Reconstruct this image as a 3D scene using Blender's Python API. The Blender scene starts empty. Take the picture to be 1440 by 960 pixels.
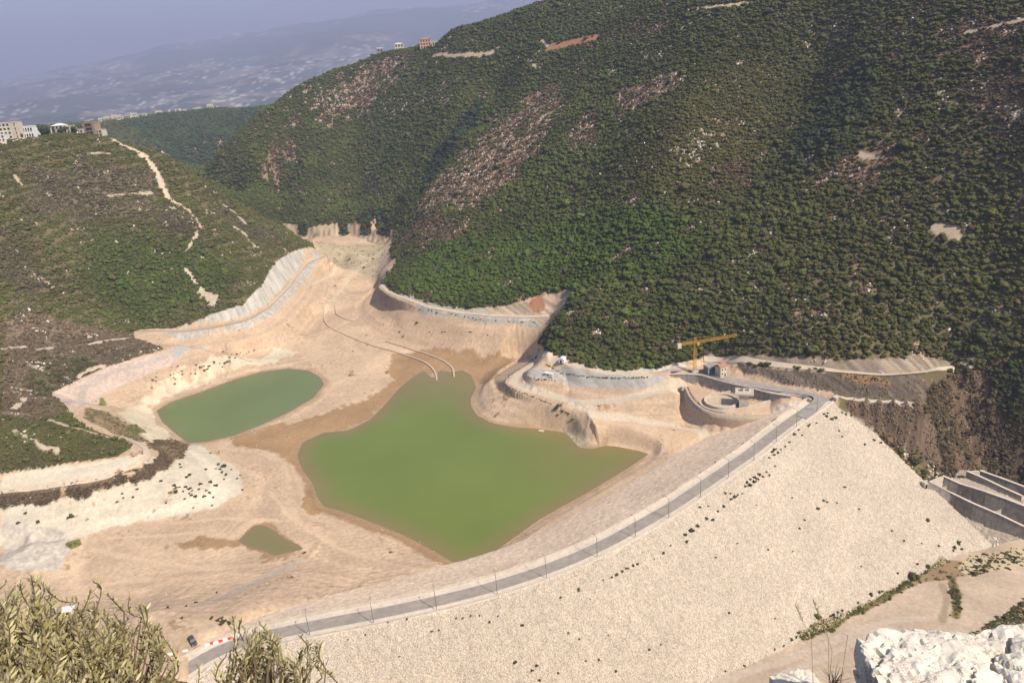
import bpy, math, random
import numpy as np
from mathutils import Vector, Matrix
from math import sin, cos, pi, radians, hypot, atan2, sqrt, exp

rng = np.random.default_rng(11)
random.seed(5)
scene = bpy.context.scene
COL = scene.collection

# ------------------------------------------------------------------ camera
FPX = 1050.0; PITCH = radians(21); ROLL = radians(4.5); CZ = 230.0
_f = np.array([0, cos(PITCH), -sin(PITCH)])
_u0 = np.array([0, sin(PITCH), cos(PITCH)]); _r0 = np.array([1.0, 0, 0])
_r = cos(ROLL) * _r0 - sin(ROLL) * _u0
_u = cos(ROLL) * _u0 + sin(ROLL) * _r0
cd = bpy.data.cameras.new('camera'); cam = bpy.data.objects.new('camera', cd); COL.objects.link(cam)
cd.sensor_width = 36.0; cd.lens = 36.0 * FPX / 1440.0; cd.clip_start = 0.1; cd.clip_end = 60000
M = Matrix([[_r[0], _u[0], -_f[0], 0], [_r[1], _u[1], -_f[1], 0], [_r[2], _u[2], -_f[2], CZ], [0, 0, 0, 1]])
cam.matrix_world = M
scene.camera = cam

def ray(x, y):
    return _f * FPX + _r * (x - 720) + _u * (480 - y)
def atz(x, y, z):                       # a survey point: sight line met at height z
    d = ray(x, y); t = (z - CZ) / d[2]; return d * t + np.array([0, 0, CZ])
def atd(x, y, D):                       # a survey point: sight line met at ground distance D
    d = ray(x, y); t = D / hypot(d[0], d[1]); return d * t + np.array([0, 0, CZ])
def proj(P):
    P = np.asarray(P, float) - np.array([0, 0, CZ])
    w = P @ _f
    return 720 + FPX * (P @ _r) / w, 480 - FPX * (P @ _u) / w, w

# ------------------------------------------------------------------ noise
def _hash(ix, iy, s):
    h = (ix.astype(np.int64) * 374761393 + iy.astype(np.int64) * 668265263 + s * 1442695041) & 0xFFFFFFFF
    h = ((h ^ (h >> 13)) * 1274126177) & 0xFFFFFFFF
    h = ((h ^ (h >> 16)) * 2246822519) & 0xFFFFFFFF
    return ((h ^ (h >> 15)) & 0xFFFFFF) / float(0xFFFFFF)
def vn(x, y, s=0):
    ix = np.floor(x); iy = np.floor(y); fx = x - ix; fy = y - iy
    fx = fx * fx * (3 - 2 * fx); fy = fy * fy * (3 - 2 * fy)
    a = _hash(ix, iy, s); b = _hash(ix + 1, iy, s); c = _hash(ix, iy + 1, s); d = _hash(ix + 1, iy + 1, s)
    return (a + (b - a) * fx) * (1 - fy) + (c + (d - c) * fx) * fy
def fbm(x, y, s=0, o=4, g=0.5):
    t = 0; a = 1.0; n = 0
    for k in range(o):
        t = t + a * vn(x * 2 ** k + 17.3 * k, y * 2 ** k - 9.1 * k, s + k); n += a; a *= g
    return t / n            # 0..1
def sstep(a, b, x):
    t = np.clip((x - a) / (b - a), 0, 1); return t * t * (3 - 2 * t)

# ------------------------------------------------------------------ linking helpers
def tag(o, label=None, cat=None, group=None, kind=None):
    if label: o['label'] = label
    if cat: o['category'] = cat
    if group: o['group'] = group
    if kind: o['kind'] = kind
    return o
def link(o, parent=None):
    COL.objects.link(o)
    if parent is not None: o.parent = parent
    return o
def mesh_np(name, V, F, mat=None, smooth=False, link_it=True, parent=None):
    """V (n,3), F (m,k) of one arity or a list of faces"""
    me = bpy.data.meshes.new(name)
    if isinstance(F, np.ndarray):
        V = np.asarray(V, np.float32); F = np.asarray(F, np.int32); k = F.shape[1]
        me.vertices.add(len(V)); me.vertices.foreach_set('co', V.ravel())
        me.loops.add(F.size); me.loops.foreach_set('vertex_index', F.ravel())
        me.polygons.add(len(F)); me.polygons.foreach_set('loop_start', np.arange(0, F.size, k, dtype=np.int32))
        me.polygons.foreach_set('loop_total', np.full(len(F), k, np.int32))
        me.update(calc_edges=True)
    else:
        me.from_pydata([tuple(map(float, v)) for v in V], [], [tuple(int(i) for i in f) for f in F]); me.update()
    if smooth: me.polygons.foreach_set('use_smooth', np.ones(len(me.polygons), bool))
    if mat is not None: me.materials.append(mat)
    o = bpy.data.objects.new(name, me)
    if link_it: link(o, parent)
    return o
def vattr(o, name, arr, typ='FLOAT'):
    at = o.data.attributes.new(name, typ, 'POINT')
    if typ == 'FLOAT_COLOR':
        a = np.ones((len(arr), 4), np.float32); a[:, :3] = arr; at.data.foreach_set('color', a.ravel())
    elif typ == 'FLOAT_VECTOR':
        at.data.foreach_set('vector', np.asarray(arr, np.float32).ravel())
    elif typ == 'INT':
        at.data.foreach_set('value', np.asarray(arr, np.int32))
    else:
        at.data.foreach_set('value', np.asarray(arr, np.float32))
class MB:
    """collects shapes for ONE mesh object"""
    def __init__(s): s.v = []; s.f = []
    def add(s, V, F):
        b = len(s.v); s.v += [tuple(map(float, v)) for v in V]; s.f += [tuple(i + b for i in f) for f in F]; return s
    def box(s, c, d, rz=0.0, taper=1.0):
        cx, cy, cz = c; hx, hy, hz = d[0] / 2, d[1] / 2, d[2] / 2; V = []
        for z, t in ((-hz, 1), (hz, taper)):
            for x, y in ((-hx, -hy), (hx, -hy), (hx, hy), (-hx, hy)):
                X = x * t; Y = y * t
                V.append((cx + X * cos(rz) - Y * sin(rz), cy + X * sin(rz) + Y * cos(rz), cz + z))
        return s.add(V, [(3, 2, 1, 0), (4, 5, 6, 7), (0, 1, 5, 4), (1, 2, 6, 5), (2, 3, 7, 6), (3, 0, 4, 7)])
    def bar(s, a, b, r0, r1=None, n=6):
        a = np.array(a, float); b = np.array(b, float); r1 = r0 if r1 is None else r1
        d = b - a; L = np.linalg.norm(d)
        if L < 1e-6: return s
        d /= L; h = np.array([0, 0, 1.0]) if abs(d[2]) < .9 else np.array([1.0, 0, 0])
        p = np.cross(d, h); p /= np.linalg.norm(p); q = np.cross(d, p)
        ph = pi / n if n == 4 else 0
        V = [a + r0 * (cos(2 * pi * i / n + ph) * p + sin(2 * pi * i / n + ph) * q) for i in range(n)] + \
            [b + r1 * (cos(2 * pi * i / n + ph) * p + sin(2 * pi * i / n + ph) * q) for i in range(n)]
        F = [(i, i + n, (i + 1) % n + n, (i + 1) % n) for i in range(n)] + [tuple(range(n)), tuple(range(2 * n - 1, n - 1, -1))]
        return s.add(V, F)
    def cyl(s, c, r, h, n=16, r1=None): return s.bar(c, (c[0], c[1], c[2] + h), r, r1, n)
    def prism(s, P, z0, z1):
        n = len(P); V = [(p[0], p[1], z0) for p in P] + [(p[0], p[1], z1) for p in P]
        return s.add(V, [(i, (i + 1) % n, (i + 1) % n + n, i + n) for i in range(n)] + [tuple(range(n - 1, -1, -1)), tuple(range(n, 2 * n))])
    def build(s, name, mat=None, parent=None, smooth=False):
        o = mesh_np(name, s.v, s.f, mat, smooth, True, parent); return o
def empty(name, loc, rz=0.0):
    o = bpy.data.objects.new(name, None); o.location = tuple(map(float, loc)); o.rotation_euler = (0, 0, rz); o.empty_display_size = 0.5
    return link(o)
def dup(root, loc, rz=0.0, scale=None):
    c = root.copy(); link(c); c.location = tuple(map(float, loc)); c.rotation_euler = (0, 0, rz)
    if scale is not None: c.scale = scale if hasattr(scale, '__len__') else (scale,) * 3
    for ch in root.children:
        k = ch.copy(); link(k, c)
        for g in ch.children:
            q = g.copy(); link(q, k)
    return c
def offset_line(P, d):
    """offset a plan polyline to its left by d"""
    P = np.asarray(P, float)[:, :2]; T = np.gradient(P, axis=0); T /= np.linalg.norm(T, axis=1)[:, None] + 1e-9
    return P + d * np.stack([-T[:, 1], T[:, 0]], 1)
def resample(P, step):
    P = np.asarray(P, float); L = np.r_[0, np.cumsum(np.linalg.norm(np.diff(P[:, :2], axis=0), axis=1))]
    n = max(2, int(L[-1] / step) + 1); t = np.linspace(0, L[-1], n)
    return np.stack([np.interp(t, L, P[:, k]) for k in range(P.shape[1])], 1)
def smooth_line(P, step=2.0, it=3):
    P = resample(P, step)
    for _ in range(it):
        Q = P.copy(); Q[1:-1] = .25 * P[:-2] + .5 * P[1:-1] + .25 * P[2:]; P = Q
    return P
# ------------------------------------------------------------------ survey of the valley: sight lines with their heights
CREST_PX = [(255, 945), (300, 917), (350, 899), (410, 886), (470, 874), (540, 861), (610, 846), (680, 829), (750, 807), (810, 784), (860, 760), (905, 735), (945, 712), (985, 685), (1020, 661), (1055, 637), (1085, 613), (1110, 594), (1135, 577), (1165, 556)]
CREST = smooth_line([tuple(atz(235, 962, 30)[:2]) + (30.,)] + [tuple(atz(x, y, 30)) for x, y in CREST_PX], 3.0, 4)
LAKE_PX = [(912, 638), (905, 643), (880, 660), (830, 690), (760, 729), (700, 772), (660, 793), (645, 795), (615, 777), (570, 753), (520, 733), (480, 718), (455, 712), (447, 700), (440, 680), (425, 660), (418, 640), (425, 622), (455, 608), (490, 605), (520, 590), (545, 565), (562, 545), (580, 530), (596, 521), (606, 530), (613, 531), (617, 521), (636, 523), (650, 520), (662, 527), (670, 545), (662, 560), (662, 570), (670, 583), (690, 594), (720, 600), (760, 603), (795, 608), (808, 622), (815, 629), (835, 631), (850, 626), (870, 628), (900, 634)]
POND_PX = [(220, 577), (240, 565), (285, 550), (330, 533), (370, 522), (405, 518), (435, 521), (450, 530), (456, 540), (440, 560), (405, 580), (370, 596), (330, 612), (290, 621), (265, 623), (245, 608), (228, 593)]
PUDDLE_PX = [(335, 760), (345, 750), (352, 742), (362, 737), (375, 739), (388, 747), (400, 757), (418, 765), (429, 772), (415, 774), (405, 777), (385, 781), (372, 774), (355, 771), (345, 767)]
ZW = {'lake': 4.0, 'pond': 6.0, 'puddle': 8.0}
ZL = [
 # --- foot of the upstream face and its berm
 [(480, 853, 19), (560, 830, 12), (640, 803, 8), (690, 783, 7), (750, 757, 7), (840, 707, 7), (900, 673, 7), (960, 640, 7), (980, 627, 8)],
 # --- near floor, left
 [(500, 770, 6), (450, 800, 9), (400, 832, 16), (350, 862, 24), (300, 886, 29), (250, 905, 29.5)],
 [(560, 790, 6.5), (520, 812, 9), (460, 838, 15), (420, 850, 19)],
 [(205, 862, 27), (250, 850, 23), (300, 843, 17), (345, 820, 12), (400, 796, 8.5)],
 [(200, 838, 11), (120, 830, 10), (60, 805, 11)], [(300, 790, 8.6), (200, 790, 9), (150, 760, 9.5), (300, 745, 8.6)],
 [(400, 690, 6.5), (412, 740, 6.5), (400, 650, 6.5), (350, 640, 7)],
 [(0, 712, 22), (100, 697, 22), (180, 680, 22), (226, 662, 21), (240, 645, 20), (238, 632, 18)],
 [(0, 768, 11.5), (80, 762, 10.5), (150, 742, 10), (300, 716, 9.3), (343, 690, 9.2), (325, 658, 8.5), (290, 634, 7.5)],
 [(280, 690, 14), (220, 705, 14), (120, 725, 14)],
 [(0, 735, 17), (40, 748, 17), (60, 765, 15)], [(85, 742, 12), (88, 790, 11)], [(0, 790, 16), (40, 790, 13)],
 [(0, 692, 28), (100, 678, 28), (170, 663, 28), (203, 648, 27.5), (210, 636, 27), (192, 622, 27), (165, 613, 29)],
 [(0, 585, 47), (60, 590, 45), (120, 606, 39), (160, 620, 32)], [(0, 640, 42), (60, 630, 42), (150, 640, 31)], [(0, 672, 31), (100, 660, 30.5), (175, 645, 29)],
 [(110, 563, 31), (150, 585, 27), (180, 605, 24)], [(160, 570, 20), (190, 595, 16), (215, 622, 13), (240, 618, 10)],
 [(215, 605, 8), (200, 580, 8.5), (240, 545, 8.5), (300, 528, 8.5)],
 [(72, 553, 29), (110, 535, 29), (160, 512, 29), (230, 495, 28.5), (283, 486, 27)],
 
 [(190, 560, 10.5), (240, 530, 10.5), (320, 500, 11), (400, 485, 11)], [(350, 507, 8.5), (420, 503, 8.2), (460, 520, 7)],
 [(0, 470, 56), (60, 475, 46), (100, 478, 39), (160, 476, 34)], [(0, 510, 50), (80, 520, 35), (150, 500, 31), (200, 487, 30)], [(0, 550, 46), (45, 558, 38)],
 # --- left bench road, revetment, cut
 [(185, 465, 31), (215, 462, 31), (260, 463, 31), (310, 455, 31), (345, 447, 31), (375, 430, 31), (400, 405, 31), (415, 385, 31), (428, 370, 31), (460, 357, 31)],
 [(215, 467, 31), (262, 468, 31), (312, 461, 31), (348, 452, 31), (379, 434, 31), (404, 409, 31), (419, 389, 31), (432, 373, 31), (463, 360, 31)],
 
 
 
 # --- valley floor upstream
 [(470, 440, 9), (450, 480, 8), (500, 500, 6.5)], [(420, 470, 10), (440, 440, 11)], [(480, 400, 11), (500, 370, 13), (485, 345, 15), (540, 345, 17)],
 [(440, 340, 17), (480, 330, 19), (545, 331, 19)], [(412, 329, 20), (440, 334, 19), (500, 332, 19), (553, 334, 19)],
 [(390, 311, 31), (440, 319, 31), (500, 316, 31), (555, 321, 31)],
 # --- right bench, revetment and slopes
 [(548, 350, 20), (540, 368, 17), (527, 400, 14.5), (500, 432, 10), (497, 442, 9.5)],
 [(553, 370, 31), (545, 380, 31), (540, 392, 31), (530, 405, 31), (545, 415, 31), (575, 427, 31), (620, 436, 31), (680, 446, 31), (730, 449, 31), (775, 447, 31)],
 [(560, 364, 33), (549, 388, 32), (541, 402, 32), (560, 413, 32.5), (600, 426, 32.5), (650, 436, 32.5), (700, 441, 32.5), (760, 442, 32.5)],
 
  
 [(510, 450, 7.5), (540, 470, 6.8), (580, 482, 6.3), (640, 497, 6), (690, 501, 6), (728, 494, 7)],
 [(600, 505, 4.8), (650, 510, 4.6), (690, 510, 4.7)], [(560, 525, 5.4), (530, 555, 5.2), (480, 580, 5.4), (400, 610, 5.4)], [(540, 495, 6), (560, 510, 5.6)],
 # --- peninsula terraces
 
 
 
 [(757, 503, 19.4), (735, 523, 19.4), (722, 537, 19.4), (740, 546, 19.4), (790, 560, 19), (830, 577, 17)],
 [(800, 590, 12.5), (815, 602, 9.5), (830, 617, 6.3)], [(787, 605, 4.6), (806, 621, 4.6), (820, 630, 4.6)],
 [(742, 519, 26), (740, 527, 26), (752, 532, 26), (790, 535, 26)], [(765, 514, 26.3), (790, 523, 26.3)],
 
 [(765, 494, 31), (782, 505, 31), (800, 514, 31), (850, 524, 31), (910, 530, 31), (935, 528, 31)],
 [(768, 491, 31.4), (790, 503, 31.4), (805, 510, 31.4), (850, 519, 31.4), (910, 524, 31.4), (960, 516, 31.6)],
 
 
 
 
 [(968, 549, 24), (976, 560, 24), (986, 571, 24), (1012, 580, 24), (1050, 584, 24), (1085, 583, 24)], [(1000, 556, 24), (1030, 566, 24), (1060, 574, 24), (1082, 576, 24)],
 [(959, 556, 19), (961, 578, 14.5), (971, 592, 13.6), (995, 603, 13.4), (1030, 606, 14.5), (1062, 604, 16.5)],
 [(1114, 556, 31), (1080, 551, 31), (1060, 546, 31), (1030, 539, 31), (997, 530, 31), (985, 526, 31), (960, 525, 31), (930, 526, 31), (900, 528, 31)],
 [(1150, 556, 31), (1130, 549, 31), (1090, 543, 31), (1050, 534, 31), (1015, 525, 31.2), (980, 515, 31.4)],
 [(1100, 574, 26), (1130, 567, 28.5)], [(1095, 588, 24.5), (1070, 600, 18.5)],
 [(976, 519, 31.4), (1000, 514, 32)],
  [(975, 541, 23), (1000, 546, 24), (1020, 552, 24), (1083, 567, 24)], [(940, 542, 22)],
 # --- right: upper road, terraces, stone cut
 [(985, 508, 33), (1005, 503, 34), (1030, 508, 36), (1060, 514, 38), (1100, 518, 39), (1180, 525, 41), (1240, 530, 42), (1290, 527, 42.5), (1340, 518, 39.5), (1385, 511, 42.4)],
 
 
 [(1180, 561, 32), (1240, 566, 32), (1296, 571, 32)], 
 [(1310, 548, 35), (1325, 590, 20), (1330, 630, 4.5), (1350, 660, -8)],
 [(1345, 545, 28.4), (1360, 580, 15.4), (1370, 610, 4.3), (1380, 640, -7), (1385, 656, -12.5)],
 [(1400, 545, 31), (1400, 590, 12.5), (1410, 640, -6.5), (1440, 674, -20)], [(1425, 515, 42), (1440, 560, 28), (1460, 620, 4.4)],
 # --- downstream ground
 [(1000, 958, -4), (1085, 924, -7), (1175, 884, -11.5), (1260, 843, -16), (1330, 797, -21), (1440, 768, -29)],
 [(1440, 830, -22), (1440, 900, -15)], [(1330, 880, -15), (1250, 900, -12), (1200, 930, -9), (1100, 957, -5)], [(1380, 830, -19)],
 [(1330, 668, -10), (1345, 664, -11)], [(1370, 690, -19), (1420, 725, -28), (1500, 740, -33)], [(1560, 600, 12)], [(1560, 660, -18), (1640, 640, -18)], [(1600, 560, 28)],
]
# hillsides: (px, py, ground distance)
DL = [
 (768, 472, 512), (783, 450, 522), (800, 425, 545), (806, 407, 565),
 (770, 491, 485), (800, 505, 472), (850, 512, 466), (900, 508, 465), (950, 505, 462),
 (820, 400, 575), (820, 330, 635), (840, 260, 710), (850, 180, 810), (860, 100, 920), (860, 50, 1010), (860, 0, 1110), (860, -50, 1220),
 (1000, 460, 478), (1000, 400, 512), (1000, 300, 590), (1000, 200, 680), (1000, 100, 790), (1000, 0, 910), (1000, -60, 1000),
 (1200, 460, 465), (1200, 420, 485), (1200, 330, 535), (1200, 240, 600), (1200, 150, 670), (1200, 60, 750), (1200, -20, 830),
 (1400, 440, 492), (1400, 400, 507), (1400, 300, 535), (1400, 200, 585), (1400, 100, 645), (1400, 0, 715), (1400, -60, 765),
 (1560, 450, 500), (1560, 300, 530), (1560, 150, 575), (1560, 0, 660),
 (640, 420, 615), (640, 370, 690), (640, 310, 780), (640, 250, 880), (640, 190, 990), (640, 140, 1090), (640, 90, 1180), (640, 43, 1260),
 (740, 400, 605), (740, 330, 700), (740, 250, 800), (740, 170, 920), (740, 90, 1050), (740, 15, 1180),
 (570, 395, 705), (580, 340, 810), (570, 280, 990),
 (500, 290, 1110), (500, 240, 1170), (500, 180, 1260), (500, 130, 1340), (500, 92, 1410),
 (430, 290, 1110), (430, 230, 1190), (430, 170, 1290), (430, 116, 1380),
 (370, 280, 1150), (370, 220, 1220), (370, 158, 1320), (310, 262, 1190), (310, 215, 1250), (283, 238, 1210),
 (470, 101, 1415), (535, 76, 1392), (562, 71, 1382), (599, 67, 1368), (615, 61, 1340), (400, 140, 1350), (340, 188, 1280), (690, 28, 1215),
 # gullies and ribs on the mountain
 (700, 140, 1090), (660, 190, 1020), (635, 220, 970), (600, 270, 915), (680, 230, 885), (720, 180, 940), (770, 130, 990),
 (1100, 215, 662), (1130, 150, 725), (1160, 90, 785), (1085, 245, 636), (960, 150, 722), (940, 200, 672), (1050, 60, 825), (1180, 195, 622),
 # village hill
 (-150, 190, 900), (0, 194, 950), (60, 187, 970), (130, 184, 980), (160, 195, 960), (215, 212, 935), (240, 222, 920), (270, 246, 910), (330, 286, 895), (400, 326, 885), (436, 347, 878),
 (-150, 250, 830), (-150, 330, 760), (-150, 420, 700), (0, 440, 701), (0, 390, 735), (0, 320, 790), (0, 250, 860),
 (100, 430, 725), (100, 370, 775), (100, 300, 840), (100, 240, 905), (200, 440, 718), (200, 380, 770), (200, 310, 830), (200, 250, 890),
 (300, 435, 690), (300, 400, 735), (300, 350, 800), (300, 300, 860), (285, 330, 815), (270, 290, 862), (240, 262, 893), (370, 345, 790),
]
ZD = []
RIDGE_BACK = [((-150, 190, 900), 30), ((0, 194, 950), 30), ((60, 187, 970), 30), ((130, 184, 980), 30), ((160, 195, 960), 26), ((215, 212, 935), 26), ((240, 222, 920), 24), ((270, 246, 910), 22), ((330, 286, 895), 16), ((400, 326, 885), 8)]
FAR_D = [(180, 215, 1850), (230, 225, 1700), (280, 232, 1560), (230, 190, 2050), (300, 190, 1950), (340, 175, 1850), (130, 176, 2380), (180, 170, 2380), (240, 163, 2360), (310, 154, 2330), (360, 153, 2250), (60, 180, 2420), (0, 190, 2420), (420, 140, 2100)]

# built banks: consecutive lines joined by plane faces
STRIPS = [   # ('fix', points with heights) or (slope, points, lowest) going down, or (-slope, points, 0) going up from the first line
 [('fix', [(540, 391, 31), (530, 404, 31), (545, 415, 31), (575, 427, 31), (620, 436, 31), (680, 446, 31), (735, 449, 31)]),
  (1.3, [(532, 399), (525, 411), (545, 425), (570, 436), (610, 447), (680, 456), (728, 459)], 5),
  (.5, [(522, 412), (512, 423), (540, 437), (562, 446), (590, 449), (650, 460), (715, 465)], 5),
  ('fix', [(500, 432, 9), (506, 448, 7.4), (535, 468, 6.9), (570, 479, 6.5), (610, 491, 6.1), (660, 500, 6), (700, 502, 6)])],
 [('fix', [(540, 391, 31), (530, 404, 31), (545, 415, 31), (575, 427, 31), (620, 436, 31), (680, 446, 31), (730, 449, 31), (775, 447.5, 31)]),
  (-.12, [(549, 388), (541, 402), (560, 413), (600, 426), (650, 436), (700, 441), (740, 442.5), (774, 443)], 0)],
 [('fix', [(757, 511, 19.4), (732, 527, 19.4), (722, 537, 19.4), (738, 547, 19.4), (765, 556, 19.4), (792, 564, 18.8)]),
  (.03, [(752, 508), (722, 524), (708, 538), (725, 552), (760, 564), (789, 575)], 5),
  (.55, [(740, 502), (716, 515), (693, 534), (703, 553), (742, 566), (787, 578)], 5),
  (.08, [(736, 499.5), (710, 513), (687, 535), (697, 556), (740, 569), (786, 581)], 5),
  ('fix', [(722, 505, 5.2), (680, 527, 4.3), (662, 556, 4.15), (668, 583, 4.15), (720, 600.5, 4.15), (784, 606, 4.15)])],
 [('fix', [(250, 463.3, 31), (300, 457, 31), (345, 447, 31), (362, 438, 31), (376, 429, 31), (402, 404, 31), (415, 385, 31), (428, 370, 31), (458, 357.5, 31)]),
  ('fix', [(252, 468.3, 31), (302, 462.5, 31), (348, 452, 31), (365, 443, 31), (380, 433, 31), (406, 408, 31), (419, 389, 31), (432, 373.5, 31), (462, 360.5, 31)]),
  (1.0, [(255, 478), (305, 470), (352, 461), (370, 452), (387, 440), (411, 416), (425, 398), (439, 381), (467, 365.5)], 5),
  (.33, [(262, 488), (318, 484), (372, 472), (396, 462), (414, 446), (434, 422), (448, 402), (462, 385), (482, 366)], 8)],
 [('fix', [(250, 463.3, 31), (300, 457, 31), (345, 447, 31), (362, 438, 31), (376, 429, 31), (402, 404, 31), (415, 385, 31), (428, 370, 31), (458, 357.5, 31)]),
  (-1.5, [(250, 458), (300, 446), (340, 430), (352, 418), (366, 404), (385, 372), (400, 361), (415, 353), (440, 349)], 0)],
 [('fix', [(72, 553, 29), (110, 535, 29), (160, 512, 29), (230, 495, 28.5), (283, 486, 27)]), (.62, [(125, 572), (140, 555), (200, 530), (250, 508), (292, 491)], 8), (.30, [(160, 577), (185, 560), (236, 533), (285, 513), (330, 500)], 8)],
 [('fix', [(798, 507.5, 31.3), (812, 510.5, 31.3), (850, 520, 31.3), (910, 524.5, 31.3), (945, 519, 31.4)]), ('fix', [(795, 512.5, 31), (809, 518, 31), (850, 525.5, 31), (910, 531, 31), (940, 528, 31)]),
  (1.3, [(796, 535), (812, 541), (855, 547), (900, 549), (942, 543)], 8), (.38, [(800, 552), (812, 563), (855, 562), (900, 555), (942, 548)], 8), (.04, [(803, 558), (814, 570), (856, 569), (900, 562), (950, 553)], 8),
  (.45, [(825, 578), (836, 582), (880, 587), (930, 595), (962, 600)], 6), (.04, [(828, 585), (837, 590), (880, 595), (938, 604), (983, 612)], 6), (.40, [(846, 614), (855, 615), (890, 619), (930, 622), (968, 626)], 4.8)],
 [('fix', [(742, 519, 26.2), (741, 527, 26.2), (752, 532, 26.2), (790, 535, 25.6)]), (.9, [(736, 523), (735, 536), (747, 545), (792, 555)], 19)],
 [('fix', [(1040, 510, 37.2), (1062, 514.5, 38.2), (1100, 518.5, 39), (1180, 525.5, 41), (1240, 530.5, 42), (1290, 527.5, 42.5)]), ('fix', [(1046, 529, 31.3), (1062, 535, 31.3), (1100, 542, 31.4), (1182, 556, 32.2), (1240, 561, 32.2), (1296, 566, 32.6)])],
 [('fix', [(1040, 510, 37.2), (1062, 514.5, 38.2), (1100, 518.5, 39), (1180, 525.5, 41), (1240, 530.5, 42), (1290, 527.5, 42.5), (1340, 518.5, 39.3)]), (-.04, [(1038, 506.5), (1062, 510.5), (1100, 514.5), (1180, 521.5), (1240, 526.5), (1290, 523.5), (1338, 514.5)], 0), (-1.4, [(1036, 494), (1062, 497), (1100, 501), (1180, 507), (1240, 505), (1290, 501), (1335, 500)], 0)],
 [('fix', [(966, 541, 24), (975, 542, 24), (1000, 547, 24), (1020, 553, 24), (1060, 563, 24), (1083, 569, 24)]), ('fix', [(969, 549, 24), (973, 556, 24), (986, 570, 24), (1012, 580, 24), (1050, 583, 24), (1085, 583, 24)])],
]
ABUT = [(1196, 580), (1205, 590), (1240, 612), (1275, 636), (1310, 655), (1340, 672)]
FACE_IN = [(1190, 600), (1215, 630), (1250, 655), (1285, 675), (1230, 690), (1270, 720), (1310, 710), (1330, 740), (1350, 735), (1370, 750), (1250, 770), (1300, 770), (1200, 760), (1150, 680), (1150, 800), (1050, 880), (1000, 800)]
# ------------------------------------------------------------------ heights
ctrl = []
def add_line(L):
    P = np.array([atz(x, y, z) for x, y, z in L])
    Q = resample(P, 6.0) if len(P) > 1 else P
    ctrl.extend(map(tuple, Q)); 
for L in ZL: add_line(L)
for nm, px in (('lake', LAKE_PX), ('pond', POND_PX), ('puddle', PUDDLE_PX)):
    add_line([(x, y, ZW[nm] + .1) for x, y in px + px[:1]])
for x, y, D in DL + FAR_D: ctrl.append(tuple(atd(x, y, D)))
for x, y, z in ZD: ctrl.append(tuple(atz(x, y, z)))
for (x, y, D), h in RIDGE_BACK:
    p = atd(x, y, D)
    for k, dd in ((1, 70), (2.6, 180), (4, 330)):
        q = p[:2] * (D + dd) / D; ctrl.append((q[0], q[1], p[2] - h * k))
for x, D in ((-60, 1500), (-20, 1900)): pass
for x, y, D in ((535, 76, 1392), (562, 71, 1382), (599, 67, 1368), (690, 28, 1215), (470, 101, 1415), (640, 43, 1260), (740, 15, 1180), (500, 92, 1410), (430, 116, 1380), (370, 158, 1320), (310, 215, 1250)):
    p = atd(x, y, D)
    for dd, h in ((120, 25), (300, 90), (600, 180)):
        q = p[:2] * (D + dd) / D; ctrl.append((q[0], q[1], p[2] - h))
for x, y, D in FAR_D[6:13]:
    p = atd(x, y, D); q = p[:2] * (D + 250) / D; ctrl.append((q[0], q[1], p[2] - 90))
for s in CREST[::8]:                       # old river bed under the dam
    t = (s[0] + 120) / 300.0
    ctrl.append((s[0], s[1], 24 - 300 * t if t < .1 else (-6 if t < .82 else -6 + (t - .82) * 190)))
def seg_sd(p):
    best = 1e9; P = CREST[::2]
    for a, b in zip(P[:-1], P[1:]):
        d = b[:2] - a[:2]; t = min(max(float(np.dot(p[:2] - a[:2], d) / np.dot(d, d)), 0), 1); best = min(best, float(np.linalg.norm(p[:2] - a[:2] - t * d)))
    return best
def on_face(x, y, drop=0.0):
    for z in np.arange(29.5, -50, -.25):
        p = atz(x, y, z)
        if 30 - max(0, seg_sd(p) - 6.6) / 1.5 >= z: break
    return (p[0], p[1], z - drop)
AB = np.array([on_face(x, y) for x, y in ABUT]); ctrl.extend(map(tuple, resample(AB, 6.0)))
for x, y in FACE_IN: ctrl.append(on_face(x, y, 7.0))
def solve_strips():
    out = []
    for S_ in STRIPS:
        LL = []
        for spec in S_:
            if spec[0] == 'fix': LL.append(np.array([atz(x, y, z) for x, y, z in spec[1]])); continue
            slope, pts, zmin = spec; prev = resample(LL[-1], 1.5); R = []
            for x, y in pts:
                z0 = None; sgn = -1 if slope > 0 else 1; p = atz(x, y, LL[-1][:, 2].mean()); k = np.argmin(np.hypot(prev[:, 0] - p[0], prev[:, 1] - p[1])); z = prev[k, 2]
                for _ in range(400):
                    p = atz(x, y, z); dd = np.hypot(prev[:, 0] - p[0], prev[:, 1] - p[1]); k = np.argmin(dd)
                    if abs(prev[k, 2] - z) >= abs(slope) * dd[k] or (sgn < 0 and z <= zmin): break
                    z += sgn * .15
                R.append(p)
            R = np.array(R); zz = R[:, 2].copy()
            for _ in range(2): zz[1:-1] = .25 * zz[:-2] + .5 * zz[1:-1] + .25 * zz[2:]
            LL.append(np.array([atz(x, y, z) for (x, y), z in zip(pts, zz)]))
        out.append(LL)
    return out
BANKS = solve_strips()
for LL in BANKS:
    for P in LL: ctrl.extend(map(tuple, resample(P, 6.0)))
ctrl = np.array(ctrl)
keep = []
cell = {}
for i, p in enumerate(ctrl):
    k = (round(p[0] / 1.6), round(p[1] / 1.6))
    if k in cell: continue
    cell[k] = i; keep.append(i)
ctrl = ctrl[keep]
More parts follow.
